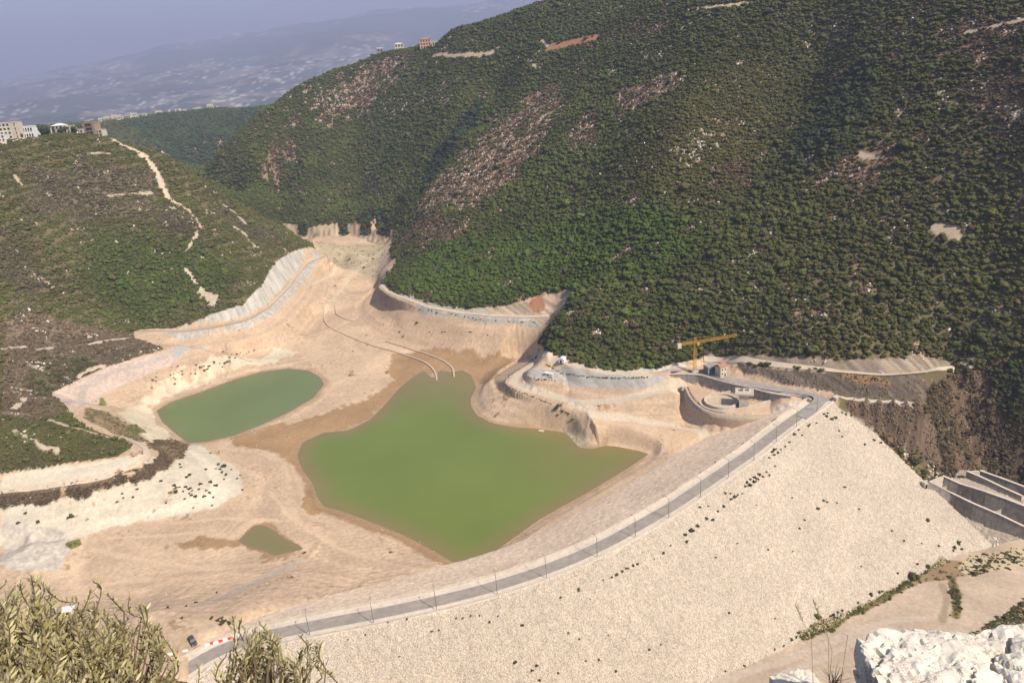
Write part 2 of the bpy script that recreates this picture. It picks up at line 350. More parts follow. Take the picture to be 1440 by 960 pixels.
def rbf_fit(P):
    n = len(P); A = np.zeros((n + 3, n + 3)); d = np.linalg.norm(P[:, None, :2] - P[None, :, :2], axis=2)
    A[:n, :n] = d; A[np.arange(n), np.arange(n)] = -0.4
    A[:n, n] = 1; A[:n, n + 1:] = P[:, :2]; A[n, :n] = 1; A[n + 1:, :n] = P[:, :2].T
    b = np.r_[P[:, 2], 0, 0, 0]
    return np.linalg.solve(A, b)
w = rbf_fit(ctrl)
def rbf_eval(X, Y):
    x = X.ravel().astype(np.float32); y = Y.ravel().astype(np.float32); out = np.empty(len(x), np.float32)
    cx = ctrl[:, 0].astype(np.float32); cy = ctrl[:, 1].astype(np.float32); ww = w[:-3].astype(np.float32)
    for i in range(0, len(x), 8192):
        dx = x[i:i + 8192, None] - cx; dy = y[i:i + 8192, None] - cy
        out[i:i + 8192] = np.sqrt(dx * dx + dy * dy) @ ww
    return (out + w[-3] + w[-2] * x + w[-1] * y).reshape(X.shape)

AZ0, AZ1, NA = radians(-47), radians(50), 1261
az = np.linspace(AZ0, AZ1, NA)
rr = np.concatenate([np.geomspace(2.0, 60, 71)[:-1], np.geomspace(60, 190, 121)[:-1], np.geomspace(190, 1000, 701)[:-1], np.geomspace(1000, 2700, 331)])
NR = len(rr); lr = np.log(rr)
GA, GR = np.meshgrid(az, rr, indexing='ij')
GX = (GR * np.sin(GA)).astype(np.float64); GY = (GR * np.cos(GA)).astype(np.float64)
# control heights on every second ray and ring, then interpolated
ia = np.arange(0, NA, 2); ir = np.arange(0, NR, 2)
if ir[-1] != NR - 1: ir = np.r_[ir, NR - 1]
Zc = rbf_eval(GX[np.ix_(ia, ir)], GY[np.ix_(ia, ir)])
Z = np.empty((NA, NR))
tmp = np.stack([np.interp(np.arange(NR), ir, row) for row in Zc])          # (len(ia), NR)
ka = np.arange(NA) / 2.0; k0 = np.minimum(np.floor(ka).astype(int), len(ia) - 1); k1 = np.minimum(k0 + 1, len(ia) - 1); fa = (ka - k0)[:, None]
Z = tmp[k0] * (1 - fa) + tmp[k1] * fa

def grid_sample(G, X, Y):
    X = np.asarray(X, float); Y = np.asarray(Y, float)
    a = (np.arctan2(X, Y) - AZ0) / (AZ1 - AZ0) * (NA - 1); r = np.interp(np.log(np.maximum(np.hypot(X, Y), 2.0)), lr, np.arange(NR))
    a = np.clip(a, 0, NA - 1.001); r = np.clip(r, 0, NR - 1.001)
    i = a.astype(int); j = r.astype(int); fa = a - i; fr = r - j
    return (G[i, j] * (1 - fa) + G[i + 1, j] * fa) * (1 - fr) + (G[i, j + 1] * (1 - fa) + G[i + 1, j + 1] * fa) * fr
def ground(X, Y): return grid_sample(Z, X, Y)
def hit(x, y, extra=0.0):
    """world point where the sight line through a survey mark first meets the ground"""
    d = ray(x, y); h = hypot(d[0], d[1]); a = atan2(d[0], d[1])
    rs = rr[200:]; zz = grid_sample(Z, rs * sin(a), rs * cos(a)) + extra
    zr = CZ + rs * d[2] / h
    below = np.nonzero(zz >= zr)[0]
    if len(below) == 0: return np.array([rs[-1] * sin(a), rs[-1] * cos(a), zz[-1]])
    k = below[0]
    if k == 0: R = rs[0]
    else:
        e0 = zr[k - 1] - zz[k - 1]; e1 = zz[k] - zr[k]; R = rs[k - 1] + (rs[k] - rs[k - 1]) * e0 / (e0 + e1 + 1e-9)
    return np.array([R * sin(a), R * cos(a), CZ + R * d[2] / h])
def hits(L): return np.array([hit(x, y) for x, y in L])

def stamp_tri(A, B, C_):
    T = np.array([A, B, C_]); a_ = (np.arctan2(T[:, 0], T[:, 1]) - AZ0) / (AZ1 - AZ0) * (NA - 1); r_ = np.interp(np.log(np.hypot(T[:, 0], T[:, 1])), lr, np.arange(NR))
    i0, i1 = max(int(a_.min()), 0), min(int(a_.max()) + 2, NA); j0, j1 = max(int(r_.min()), 0), min(int(r_.max()) + 3, NR)
    if i1 <= i0 or j1 <= j0: return
    s = np.s_[i0:i1, j0:j1]; X = GX[s]; Y = GY[s]
    den = (B[1] - C_[1]) * (A[0] - C_[0]) + (C_[0] - B[0]) * (A[1] - C_[1])
    if abs(den) < 1e-9: return
    u = ((B[1] - C_[1]) * (X - C_[0]) + (C_[0] - B[0]) * (Y - C_[1])) / den; v = ((C_[1] - A[1]) * (X - C_[0]) + (A[0] - C_[0]) * (Y - C_[1])) / den; q = 1 - u - v
    m = (u > -1e-4) & (v > -1e-4) & (q > -1e-4)
    Z[s] = np.where(m, u * A[2] + v * B[2] + q * C_[2], Z[s]); STAMP[s] |= m
STAMP = np.zeros(Z.shape, bool)
for B_ in BANKS:
    n_ = int(max(np.linalg.norm(np.diff(P, axis=0), axis=1).sum() for P in B_) / 2.5); LL = []
    for P in B_:
        k = np.linspace(0, len(P) - 1, n_); P = np.stack([np.interp(k, np.arange(len(P)), P[:, c_]) for c_ in range(3)], 1)
        for _ in range(8): Q = P.copy(); Q[1:-1] = .25 * P[:-2] + .5 * P[1:-1] + .25 * P[2:]; P = Q
        LL.append(P)
    for P, Q in zip(LL[:-1], LL[1:]):
        for k in range(n_ - 1): stamp_tri(P[k], Q[k], P[k + 1]); stamp_tri(P[k + 1], Q[k], Q[k + 1])
# ---- dam body
def poly_sd(P, X, Y, both=False):
    """signed distance to an open polyline (left positive), and arclength"""
    best = np.full(X.shape, 1e9); sgn = np.zeros(X.shape); arc = np.zeros(X.shape); s = 0.0
    for a, b in zip(P[:-1], P[1:]):
        d = b[:2] - a[:2]; L = np.linalg.norm(d); 
        t = np.clip(((X - a[0]) * d[0] + (Y - a[1]) * d[1]) / L ** 2, 0, 1)
        ex = X - a[0] - t * d[0]; ey = Y - a[1] - t * d[1]; e = np.hypot(ex, ey)
        m = e < best
        best = np.where(m, e, best); arc = np.where(m, s + t * L, arc)
        sgn = np.where(m, np.where(d[0] * (Y - a[1]) - d[1] * (X - a[0]) > 0, 1.0, -1.0), sgn); s += L
    return best * sgn, arc, s
LEFT_W, RIGHT_W, DS, US, CRZ = 6.9, 6.0, 1.5, 1.95, 30.0
bx = (GR > 120) & (GR < 560) & (GX > -190) & (GX < 330)
jj = np.nonzero(bx.any(0))[0]; ii = np.nonzero(bx.any(1))[0]
sl = np.s_[ii[0]:ii[-1] + 1, jj[0]:jj[-1] + 1]
sd, arc, ARCLEN = poly_sd(CREST[::2], GX[sl], GY[sl])
damz = np.where(sd >= 0, CRZ - np.maximum(0, sd - LEFT_W) / US, CRZ - np.maximum(0, -sd - RIGHT_W) / DS)
damz = damz + (fbm(GX[sl] / 2.2, GY[sl] / 2.2, 40, 2) - .5) * np.where((sd > LEFT_W + .5), .45, np.where(sd < -RIGHT_W - .5, .8, 0))
damz = np.where((arc <= .01) | (arc >= ARCLEN - .01), -1e3, damz)
damz = np.where((sd > 52), -1e3, damz)
SD = np.full(Z.shape, 1e3); SD[sl] = sd; ARC = np.zeros(Z.shape); ARC[sl] = arc
isdam = np.zeros(Z.shape, bool)
isdam[sl] = damz > Z[sl] + .02
Zn = Z.copy()
Z[sl] = np.maximum(Z[sl], damz)
# ---- our own hilltop
hill = 228.4 - 1.12 * GR + (fbm(GX / 6, GY / 6, 3, 4) - .5) * np.minimum(GR * .12, 6)
ledge = np.where(GR < 4.4, 226.5 - .3 * GR, 226.5 - 1.32 - 2.5 * (GR - 4.4))
hill = np.where(GR < 30, np.maximum(np.minimum(hill, 226.4 - .9 * GR + 2), ledge), hill)
nearm = hill > Z
Z = np.maximum(Z, hill)
isdam &= ~nearm
# ------------------------------------------------------------------ land cover, painted on the ground plan
def idx_of(P):
    P = np.asarray(P, float)
    a = (np.arctan2(P[:, 0], P[:, 1]) - AZ0) / (AZ1 - AZ0) * (NA - 1)
    r = np.interp(np.log(np.maximum(np.hypot(P[:, 0], P[:, 1]), 2.0)), lr, np.arange(NR)); return np.stack([a, r], 1)
def box_blur(G, n, it=2):
    for _ in range(it):
        for ax in (0, 1):
            pad = [(n + 1, n) if k == ax else (0, 0) for k in (0, 1)]
            c = np.cumsum(np.pad(G, pad, mode='edge'), axis=ax)
            G = ((c[2 * n + 1:] - c[:-2 * n - 1]) if ax == 0 else (c[:, 2 * n + 1:] - c[:, :-2 * n - 1])) / (2 * n + 1)
    return G
NZ_A = fbm(GX / 14, GY / 14, 21, 4); NZ_B = fbm(GX / 4.0, GY / 4.0, 33, 3); NZ_C = fbm(GX / 60, GY / 60, 55, 4); NZ_D = vn(GX / 1.3, GY / 1.3, 71)
def soften(m, blur, rough):
    if blur: m = box_blur(m, blur)
    if rough: m = sstep(.38, .62, m + (NZ_A - .5) * rough * 1.2 + (NZ_B - .5) * rough * .8)
    return m
def fill(L, blur=2, rough=.5, world=None):
    P = hits(L) if world is None else np.asarray(world)
    Q = idx_of(P); m = np.zeros((NA, NR))
    i0, j0 = np.maximum(np.floor(Q.min(0)).astype(int), 0); i1, j1 = np.minimum(np.ceil(Q.max(0)).astype(int) + 1, (NA, NR))
    if i1 <= i0 or j1 <= j0: return m
    I, J = np.meshgrid(np.arange(i0, i1), np.arange(j0, j1), indexing='ij'); ins = np.zeros(I.shape, bool)
    for (xa, ya), (xb, yb) in zip(Q, np.roll(Q, -1, 0)):
        if ya == yb: continue
        c = ((ya > J) != (yb > J)) & (I < (xb - xa) * (J - ya) / (yb - ya) + xa); ins ^= c
    m[i0:i1, j0:j1] = ins
    return soften(m, blur, rough) if (blur or rough) else m
def near_line(P, reach):
    """distance of ground points to a plan polyline, within reach"""
    P = np.asarray(P, float)[:, :2]; Q = idx_of(P); R = np.hypot(P[:, 0], P[:, 1]).min()
    da = int(reach / max(R, 5) / (AZ1 - AZ0) * NA) + 3
    i0 = max(int(Q[:, 0].min()) - da, 0); i1 = min(int(Q[:, 0].max()) + da, NA)
    rmin = max(np.hypot(P[:, 0], P[:, 1]).min() - reach, 2); rmax = np.hypot(P[:, 0], P[:, 1]).max() + reach
    j0 = np.searchsorted(rr, rmin) ; j1 = min(np.searchsorted(rr, rmax) + 1, NR)
    s = np.s_[i0:i1, j0:j1]
    d, a, _ = poly_sd(P, GX[s], GY[s]); return s, d, a
def stroke(L, width, rough=.5, world=False, soft=.8):
    P = np.asarray(L, float) if world else hits(L)
    m = np.zeros((NA, NR)); s, d, a = near_line(P, width * 1.6 + 3)
    e = np.abs(d) + (NZ_B[s] - .5) * width * rough + (NZ_A[s] - .5) * width * rough * .7
    m[s] = 1 - sstep(width / 2 - soft * .5, width / 2 + soft, e); return m

ALB = np.zeros((NA, NR, 3)); VEG = np.zeros((NA, NR)); ROCK = np.zeros((NA, NR)); GRV = np.zeros((NA, NR)); TINT = np.zeros((NA, NR, 3)); SIZE = np.ones((NA, NR))
def C(*c): return np.array(c)
SAND = C(.545, .39, .255); PALE = C(.61, .49, .345); WHITE = C(.64, .55, .41); MUD = C(.285, .175, .085); SOIL = C(.135, .106, .055); REDSOIL = C(.265, .160, .095); GREY = C(.36, .325, .28); CONC = C(.60, .51, .41)
PATH = C(.50, .385, .26)
def paint(m, c, veg=None, amt=1.0, tint=None, size=None, rock=None):
    global ALB, VEG, TINT, SIZE, ROCK
    k = (m * amt)
    ALB = ALB + (np.asarray(c) - ALB) * k[..., None]
    if veg is not None: VEG = VEG + (veg - VEG) * m
    if tint is not None: TINT = TINT + (np.asarray(tint) - TINT) * m[..., None]
    if size is not None: SIZE = SIZE + (size - SIZE) * m
    if rock is not None: ROCK = np.maximum(ROCK, m * rock)

GREEN = C(.074, .088, .017)
# --- hills by default
ALB[:] = SOIL * .85; ALB += (NZ_A[..., None] - .5) * C(.07, .05, .03); VEG[:] = .92; TINT[:] = GREEN
VEG += (NZ_C - .5) * .5
# tone of the maquis across the mountain: greyer and darker to the right, fresher in the middle
TINT = TINT * (1 + (NZ_C[..., None] - .5) * .5)
rightm = sstep(radians(8), radians(26), GA) * (GR < 1500)
TINT = TINT * (1 - rightm[..., None] * C(.02, .14, .02)); SIZE = SIZE - .10 * rightm * (GR < 800)
VEG = VEG - rightm * .16 * (GR < 900); ALB = ALB * (1 + rightm[..., None] * .6)
olive = fill([(840, 300), (900, 180), (1000, 100), (1130, 80), (1080, 200), (1050, 260), (1000, 330), (900, 340)], 10, .5)
paint(box_blur(olive, 8), SOIL * 1.0, veg=.8, tint=C(.092, .090, .022), size=.8)
fresh = fill([(560, 395), (600, 340), (720, 330), (850, 290), (960, 290), (1000, 340), (900, 400), (820, 400), (770, 480), (760, 430), (650, 430)], 8, .5)
paint(box_blur(fresh, 8), SOIL * .7, veg=.97, tint=C(.068, .100, .013), size=1.0)
dark = fill([(1095, 250), (1120, 180), (1180, 110), (1240, 80), (1230, 150), (1200, 220), (1130, 240)], 6, .5)
paint(dark, SOIL * .7, veg=.98, tint=C(.050, .062, .018), size=1.2)
for L in ([(690, 135), (650, 200), (615, 250), (590, 280), (600, 240), (640, 180), (670, 140)], [(480, 325), (540, 290), (560, 318), (520, 322)]):
    paint(fill(L, 3, .4), SOIL * .6, veg=1.0, tint=C(.032, .048, .018), size=1.5)
mid = fill([(170, 170), (300, 155), (365, 152), (340, 185), (300, 215), (275, 240), (220, 212)], 3, .2)
paint(mid, SOIL, veg=.95, tint=C(.044, .070, .020), size=1.3)
# --- bare, reddish and rocky patches of the mountain
for L, v, k in ([(770, 125), (800, 112), (792, 150), (772, 190), (747, 225), (717, 252), (690, 277), (650, 295), (600, 300), (585, 280), (620, 250), (647, 220), (682, 195), (702, 165), (740, 138)], .30, .8), \
             ([(880, 120), (930, 100), (985, 92), (945, 130), (905, 150), (870, 168), (858, 145)], .32, .7), ([(820, 148), (852, 160), (832, 190), (815, 218), (795, 205)], .4, .5), \
             ([(480, 115), (540, 78), (592, 78), (562, 110), (520, 138), (470, 172), (440, 182), (420, 162)], .35, .9), ([(370, 180), (420, 165), (430, 200), (400, 240), (365, 220)], .5, .5), \
             ([(1330, 40), (1440, 15), (1440, 112), (1380, 102), (1300, 72)], .42, .2), ([(1180, 215), (1240, 208), (1262, 240), (1230, 272), (1188, 260)], .38, .2), ([(1330, 110), (1440, 120), (1440, 190), (1390, 180)], .55, .2), \
             ([(850, 40), (940, 20), (960, 45), (880, 60)], .5, .3), ([(590, 300), (640, 300), (660, 330), (600, 345), (565, 350), (555, 340)], .5, .3), ([(1000, 230), (1080, 220), (1050, 260), (990, 260)], .6, .5):
    paint(fill(L, 7, 1.5), REDSOIL * (.75 + .4 * NZ_B[..., None]) * (.8 + .5 * NZ_D[..., None]), veg=v + .22, tint=C(.105, .078, .036), size=.6, rock=k * .6)
paint(fill([(770, 62), (800, 58), (845, 48), (842, 55), (800, 68), (765, 75)], 1, .3), C(.34, .165, .085), veg=.05)
for L, wd in ([(762, 55), (770, 66), (755, 75), (742, 84), (750, 90), (760, 95)], 4), ([(610, 77), (640, 78), (668, 75), (693, 72)], 7), ([(745, 82), (760, 70)], 4), ([(832, 18), (860, 15), (880, 8)], 4), ([(970, 15), (1000, 12), (1055, 5)], 5), ([(960, 40), (1000, 22)], 3), ([(1320, 320), (1345, 326)], 7), \
             ([(1210, 217), (1235, 222)], 3), ([(1360, 45), (1440, 25)], 3), ([(450, 296), (478, 296)], 3):
    paint(stroke(L, wd, .6), PATH * (1.0 if wd < 6 else .9), veg=0)
for L, k in ([(400, 130), (440, 118), (500, 118), (480, 150), (430, 162)], 1.0), ([(575, 120), (640, 118), (640, 140), (600, 150), (520, 165), (530, 150)], .6), ([(940, 195), (1010, 183), (1022, 220), (960, 238)], .9), ([(975, 250), (1008, 240), (1012, 256), (982, 262)], 1.3), \
           ([(840, 108), (870, 92), (905, 72), (935, 62), (965, 42), (970, 50), (930, 75), (890, 95), (850, 112)], 1.1), ([(1115, 30), (1200, 35), (1195, 60), (1165, 85), (1140, 80)], .6), ([(1040, 110), (1100, 95), (1110, 140), (1050, 160)], .25), ([(1100, 260), (1300, 220), (1320, 330), (1120, 330)], .05), ([(850, 160), (1040, 120), (1000, 300), (860, 290)], .10), ([(980, 340), (1080, 360), (1090, 470), (990, 460)], .12), \
           ([(1270, 40), (1440, 60), (1440, 300), (1250, 300)], .04), ([(640, 215), (632, 230), (628, 222)], 1.0), ([(560, 80), (600, 80), (580, 100), (500, 110)], .5), ([(1080, 380), (1400, 330), (1430, 460), (1100, 490)], .035):
    m_ = fill(L, 4, .6); ROCK = np.maximum(ROCK, m_ * k)
    if k > .5: paint(m_, SOIL * 1.25, veg=.68, amt=.5)
# --- village hill: old terraces, brown plots, dirt track
lefth = ((GX < -150 - .09 * (GY - 500)) & (GR < 1010)) * 1.0
lefth = box_blur(lefth, 2)
paint(lefth * 1.0, SOIL * (.95 + .35 * NZ_A[..., None]), veg=.80, tint=C(.108, .112, .028), size=.58)
band = .5 + .5 * np.sin(Z * 2 * pi / 7.5 + (NZ_C - .5) * 9)
VEG = VEG * (1 + lefth * (.62 * band - .38))
for L, v in ([(20, 235), (120, 228), (220, 245), (225, 300), (120, 310), (40, 300)], .42), ([(0, 330), (60, 330), (60, 420), (0, 440)], .6), ([(280, 260), (330, 300), (400, 330), (380, 350), (330, 330)], .5), ([(200, 280), (270, 300), (260, 340), (210, 320)], .55), ([(265, 380), (300, 400), (320, 440), (250, 445)], .55):
    paint(fill(L, 7, 1.3) * lefth, C(.16, .122, .082) * (.8 + .4 * NZ_D[..., None]), veg=v + .25, tint=C(.115, .098, .046))
paint(box_blur(fill([(140, 320), (260, 340), (340, 380), (300, 420), (180, 455), (110, 400)], 8, .9), 8) * lefth, SOIL * .75, veg=.97, tint=C(.076, .098, .018), size=.85)
paint(fill([(0, 455), (60, 440), (130, 455), (185, 468), (232, 492), (160, 512), (110, 535), (72, 553), (95, 582), (60, 592), (0, 585)], 3, .5), C(.205, .15, .10), veg=.62, tint=C(.148, .112, .062), size=.5)
for L in ([(60, 500), (120, 500), (150, 520), (110, 545), (50, 560), (30, 530)],):
    paint(fill(L, 3, .7), SOIL, veg=.55, tint=C(.07, .066, .028))
paint(fill([(0, 588), (60, 592), (120, 605), (165, 622), (182, 632), (165, 645), (110, 655), (60, 660), (0, 668)], 2, .3), SOIL * .8, veg=.80, tint=C(.112, .108, .034), size=.42)
for L, wd in ([(148, 190), (160, 197), (172, 204), (195, 214), (212, 229), (223, 245), (228, 262), (238, 280), (252, 287)], 5.5), ([(252, 287), (266, 296), (280, 315), (275, 335), (262, 352)], 3), ([(208, 206), (225, 212), (240, 221)], 6), ([(0, 200), (22, 196), (50, 190)], 7), ([(262, 378), (275, 397), (290, 412), (305, 418)], 5), ([(282, 410), (300, 425)], 9), ([(60, 588), (100, 600), (140, 612), (165, 618)], 3), ([(20, 605), (40, 615), (62, 628), (80, 632)], 3), ([(315, 290), (330, 300), (345, 315)], 3), ([(330, 320), (345, 330), (360, 350)], 3), ([(20, 245), (28, 258)], 2.5), ([(150, 276), (215, 273)], 2.2), ([(130, 215), (155, 217)], 2.2), ([(100, 185), (140, 190)], 4), \
             ([(130, 482), (180, 474)], 5), ([(5, 490), (35, 487)], 3.5), ([(50, 492), (72, 489)], 3), ([(110, 530), (125, 520), (140, 514), (150, 518)], 5), ([(20, 575), (30, 565), (38, 560)], 4), ([(188, 505), (205, 500)], 5):
    paint(stroke(L, wd * .85, 1.3) * sstep(.05, .30, NZ_A + (.3 if wd > 5 else 0)), PALE * (.9 if wd > 3 else .75), veg=0, rock=.12 if wd > 8 else 0)
# --- reservoir basin
BASIN = [(0, 664), (60, 657), (110, 650), (165, 642), (186, 632), (180, 622), (150, 612), (120, 600), (102, 585), (92, 572), (72, 553), (110, 535), (150, 515), (200, 499), (232, 491), (215, 483), (190, 475), (185, 464), (215, 460), (250, 459), (280, 451), (340, 430), (350, 419), (366, 404), (385, 371), (400, 360), (415, 352), (440, 349), (441, 343), (415, 330), (392, 312), (440, 319), (470, 316), (500, 316), (525, 316), (555, 322), (555, 335), (548, 350), (550, 365), (560, 363), (552, 378), (543, 388), (540, 397), (548, 407), (562, 413), (600, 425), (650, 434), (700, 432), (760, 416), (800, 405), (806, 411), (790, 440), (768, 466), (757, 484), (770, 494), (790, 505), (830, 517), (870, 521), (920, 516), (960, 508), (1000, 497), (1040, 499), (1060, 515), (1180, 526), (1184, 562), (1150, 600), (1000, 720), (850, 790), (640, 860), (400, 910), (250, 958), (0, 1010), (-60, 1000), (-60, 670)]
basin = fill(BASIN, 1, .22)
BAS = basin.copy()
sandc = SAND * (.92 + .2 * NZ_A[..., None]) * (1 + .12 * (NZ_C[..., None] - .5))
ring = sstep(.3, .8, vn(Z / .42 + (NZ_A - .5) * 1.2, NZ_C * 3, 15)); ring2 = sstep(.55, .8, vn(Z / 1.3 + (NZ_A - .5) * .8, NZ_C * 2, 16)); sandc = sandc * (.90 + .11 * ring[..., None] + .08 * ring2[..., None])
furrow = np.sin(SD * 2 * pi / 3.4 + NZ_A * 5) * sstep(38, 50, SD) * (1 - sstep(85, 120, SD)) * (1 - sstep(120, 190, ARC)) * (ARC > 1); sandc = sandc * (1 + .055 * furrow[..., None])
sandc = sandc * (.90 + .20 * NZ_D[..., None]); speck = sstep(.74, .80, vn(GX / 1.6, GY / 1.6, 17)) * sstep(.5, .62, NZ_A); sandc = sandc * (1 - .22 * speck[..., None])
paint(basin, sandc, veg=0); ROCK = ROCK * (1 - basin)
paint(fill([(190, 560), (240, 530), (300, 503), (400, 484), (425, 492), (385, 508), (300, 526), (232, 560), (215, 582), (242, 618), (212, 632), (190, 600), (160, 580)], 5, 1.0), C(.63, .53, .37) * (.9 + .2 * NZ_B[..., None]))
paint(fill([(0, 712), (100, 697), (180, 680), (226, 662), (240, 645), (250, 628), (275, 622), (300, 640), (330, 655), (345, 688), (300, 716), (150, 742), (80, 762), (0, 768)], 3, .8), WHITE * (.86 + .2 * NZ_B[..., None]) * (.93 + .14 * ring2[..., None]))
paint(fill([(0, 668), (110, 654), (168, 644), (204, 640), (208, 648), (170, 664), (100, 680), (0, 695)], 2, .2), WHITE * .97)
paint(fill([(0, 728), (45, 738), (85, 742), (100, 765), (85, 800), (0, 800)], 3, .5), C(.56, .49, .39) * (.7 + .5 * NZ_B[..., None]) * (.8 + .35 * NZ_D[..., None]))
paint(stroke([(190, 575), (240, 600), (262, 622)], 7, .8), PALE)
paint(stroke([(280, 850), (330, 832), (380, 808), (420, 790)], 6, .3), C(.46, .37, .29), amt=.7)
DRY = C(.155, .108, .068)
paint(fill([(0, 694), (60, 690), (150, 674), (198, 658), (212, 645), (224, 640), (216, 655), (150, 682), (60, 697), (0, 703)], 1, .5), WHITE * (.75 + .4 * NZ_D[..., None]), veg=.12, tint=C(.09, .07, .04), size=.28)
for L, wd in ([(-20, 706), (0, 704), (60, 699), (100, 692), (150, 683), (190, 673), (224, 658), (236, 645), (233, 632), (222, 620)], 5.5), ([(0, 694), (80, 686), (150, 676), (195, 662)], 1.8):
    paint(stroke(L, wd, .9), DRY * (.8 + .5 * NZ_D[..., None]), veg=.75 if wd > 3 else .2, tint=C(.105, .075, .045), size=.32)
paint(fill([(205, 628), (225, 620), (262, 618), (268, 628), (258, 645), (238, 652), (232, 640)], 3, .9), C(.25, .175, .10) * (.7 + .6 * NZ_D[..., None]), veg=.5, tint=C(.12, .088, .046), size=.36)
paint(fill([(118, 570), (150, 578), (185, 600), (212, 622), (190, 621), (150, 604), (120, 590)], 3, .7), C(.27, .20, .10) * (.7 + .6 * NZ_B[..., None]), veg=.35, tint=C(.12, .105, .042), size=.36)
for L in ([(126, 566), (140, 556), (150, 562), (140, 572)], [(172, 600), (188, 594), (204, 606), (190, 614)], [(88, 765), (112, 758), (116, 766), (98, 770)]):
    paint(fill(L, 2, .9), C(.17, .175, .055) * (.7 + .6 * NZ_B[..., None]), veg=.3, tint=C(.10, .11, .03), size=.3)
for L, wd in ([(430, 742), (480, 772), (540, 790), (590, 800)], 2.2), ([(470, 812), (510, 832), (560, 826)], 1.6), ([(130, 772), (220, 790), (300, 800), (400, 790)], 2.5), ([(250, 735), (320, 728), (400, 735)], 2.0), ([(90, 825), (200, 815), (300, 812)], 2.0), ([(300, 745), (240, 752), (150, 757)], 1.6), ([(350, 520), (440, 505), (480, 490)], 2.2), ([(470, 540), (520, 520), (545, 505)], 2.5), ([(380, 690), (402, 720), (430, 742)], 2.0):
    paint(stroke(L, wd, 1.0), SAND * 1.14, amt=.7)
# mud left by the falling water
for L in ([(318, 618), (345, 608), (380, 601), (420, 588), (470, 576), (520, 561), (548, 540), (568, 522), (575, 535), (560, 555), (540, 575), (505, 598), (455, 612), (430, 626), (424, 640), (432, 662), (447, 685), (456, 715), (440, 722), (424, 716), (430, 690), (415, 660), (395, 640), (360, 632), (330, 628)], [(555, 498), (600, 489), (640, 497), (690, 502), (735, 493), (705, 520), (690, 540), (668, 540), (650, 522), (590, 526), (560, 545), (548, 520)], [(190, 777), (230, 766), (280, 757), (335, 757), (345, 768), (300, 768), (240, 772), (205, 778)], [(332, 762), (345, 745), (366, 735), (390, 740), (430, 770), (400, 780), (370, 780)]):
    paint(fill(L, 4, 1.0), MUD * (.85 + .35 * NZ_A[..., None] + .15 * NZ_B[..., None]), amt=.88)
P_ = np.array([atz(x, y, 4) for x, y in [(447, 690), (455, 712), (480, 718), (520, 733), (570, 753), (615, 777), (645, 795)]]); paint(stroke(P_, 11, .35, True, 2.5), MUD * 1.05, amt=.9)
P_ = np.array([atz(x, y, 4) for x, y in LAKE_PX + LAKE_PX[:1]]); paint(stroke(P_, 5, .4, True, 1.5), C(.34, .225, .13), amt=.75)
P_ = np.array([atz(x, y, 6) for x, y in POND_PX + POND_PX[:1]]); paint(stroke(P_, 6, .5, True, 1.5), C(.37, .25, .15), amt=.7)
# valley floor upstream: pale bars, thin green
paint(fill([(440, 340), (545, 340), (535, 385), (500, 380), (460, 360)], 3, .6), C(.44, .35, .22) * (.8 + .4 * NZ_B[..., None]), veg=.06, tint=C(.10, .10, .04), size=.5)
for L, wd in ([(455, 440), (470, 420), (490, 390), (520, 365), (540, 350)], 4), ([(440, 400), (470, 380), (500, 370)], 3), ([(470, 350), (500, 356), (520, 365)], 3):
    paint(stroke(L, wd, .8), PALE * .95, amt=.7)
paint(fill([(392, 311), (440, 319), (500, 316), (555, 321), (556, 335), (500, 332), (440, 334), (405, 328)], 1, .2), C(.37, .28, .185) * (.35 + 1.1 * vn(GX / 3.5, GY / 9, 5)[..., None]))
for x0, x1 in ((477, 489), (508, 520), (533, 548), (420, 430)):
    paint(fill([(x0, 314), (x1, 314), (x1 + 2, 331), (x0 - 1, 331)], 1, .6), SOIL * .7, veg=1.0, tint=C(.05, .066, .018), size=1.1)  # dark gaps breaking the cliff: trees, plus shadow put into the soil colour
# cuts and revetments
streak = vn(GX / 1.6 + GY / 2.3, Z / 9, 91)
paint(fill([(250, 459), (280, 451), (340, 430), (350, 419), (366, 404), (385, 371), (400, 360), (415, 352), (440, 349), (458, 354), (426, 368), (413, 384), (398, 404), (373, 429), (345, 445), (310, 453), (260, 462)], 1, .15), C(.50, .46, .39) * (.72 + .5 * streak[..., None]))
paint(fill([(215, 467), (262, 468), (312, 461), (348, 452), (379, 434), (404, 409), (419, 389), (432, 373), (463, 360), (468, 365), (440, 381), (425, 398), (409, 418), (384, 443), (352, 461), (300, 470), (250, 478)], 1, .15), C(.44, .40, .34) * (.75 + .5 * NZ_D[..., None]))
paint(fill([(545, 378), (540, 392), (530, 405), (545, 415), (575, 427), (620, 436), (680, 446), (775, 447), (765, 458), (680, 456), (600, 445), (545, 425), (525, 411), (535, 390)], 1, .1), C(.40, .365, .31) * (.75 + .5 * NZ_D[..., None]))
paint(fill([(690, 434), (740, 424), (760, 415), (800, 404), (808, 412), (790, 440), (740, 443), (690, 441)], 1, .3), C(.44, .33, .23) * (.5 + .9 * streak[..., None]))
paint(fill([(742, 425), (762, 416), (768, 436), (750, 440)], 2, .5), C(.33, .16, .09))
paint(fill([(548, 395), (562, 409), (600, 421), (650, 431), (690, 434), (690, 443), (640, 438), (575, 425), (545, 410)], 1, .3), C(.36, .31, .25) * (.6 + .8 * streak[..., None]))
paint(fill([(540, 350), (553, 345), (560, 362), (545, 372), (533, 390), (527, 385)], 1, .4), C(.42, .33, .24) * (.6 + .7 * NZ_D[..., None]))
paint(fill([(72, 553), (110, 535), (160, 512), (230, 495), (283, 486), (293, 491), (250, 508), (200, 530), (140, 555), (125, 573), (92, 573)], 1, .15), C(.53, .41, .325) * (.8 + .35 * NZ_D[..., None]))
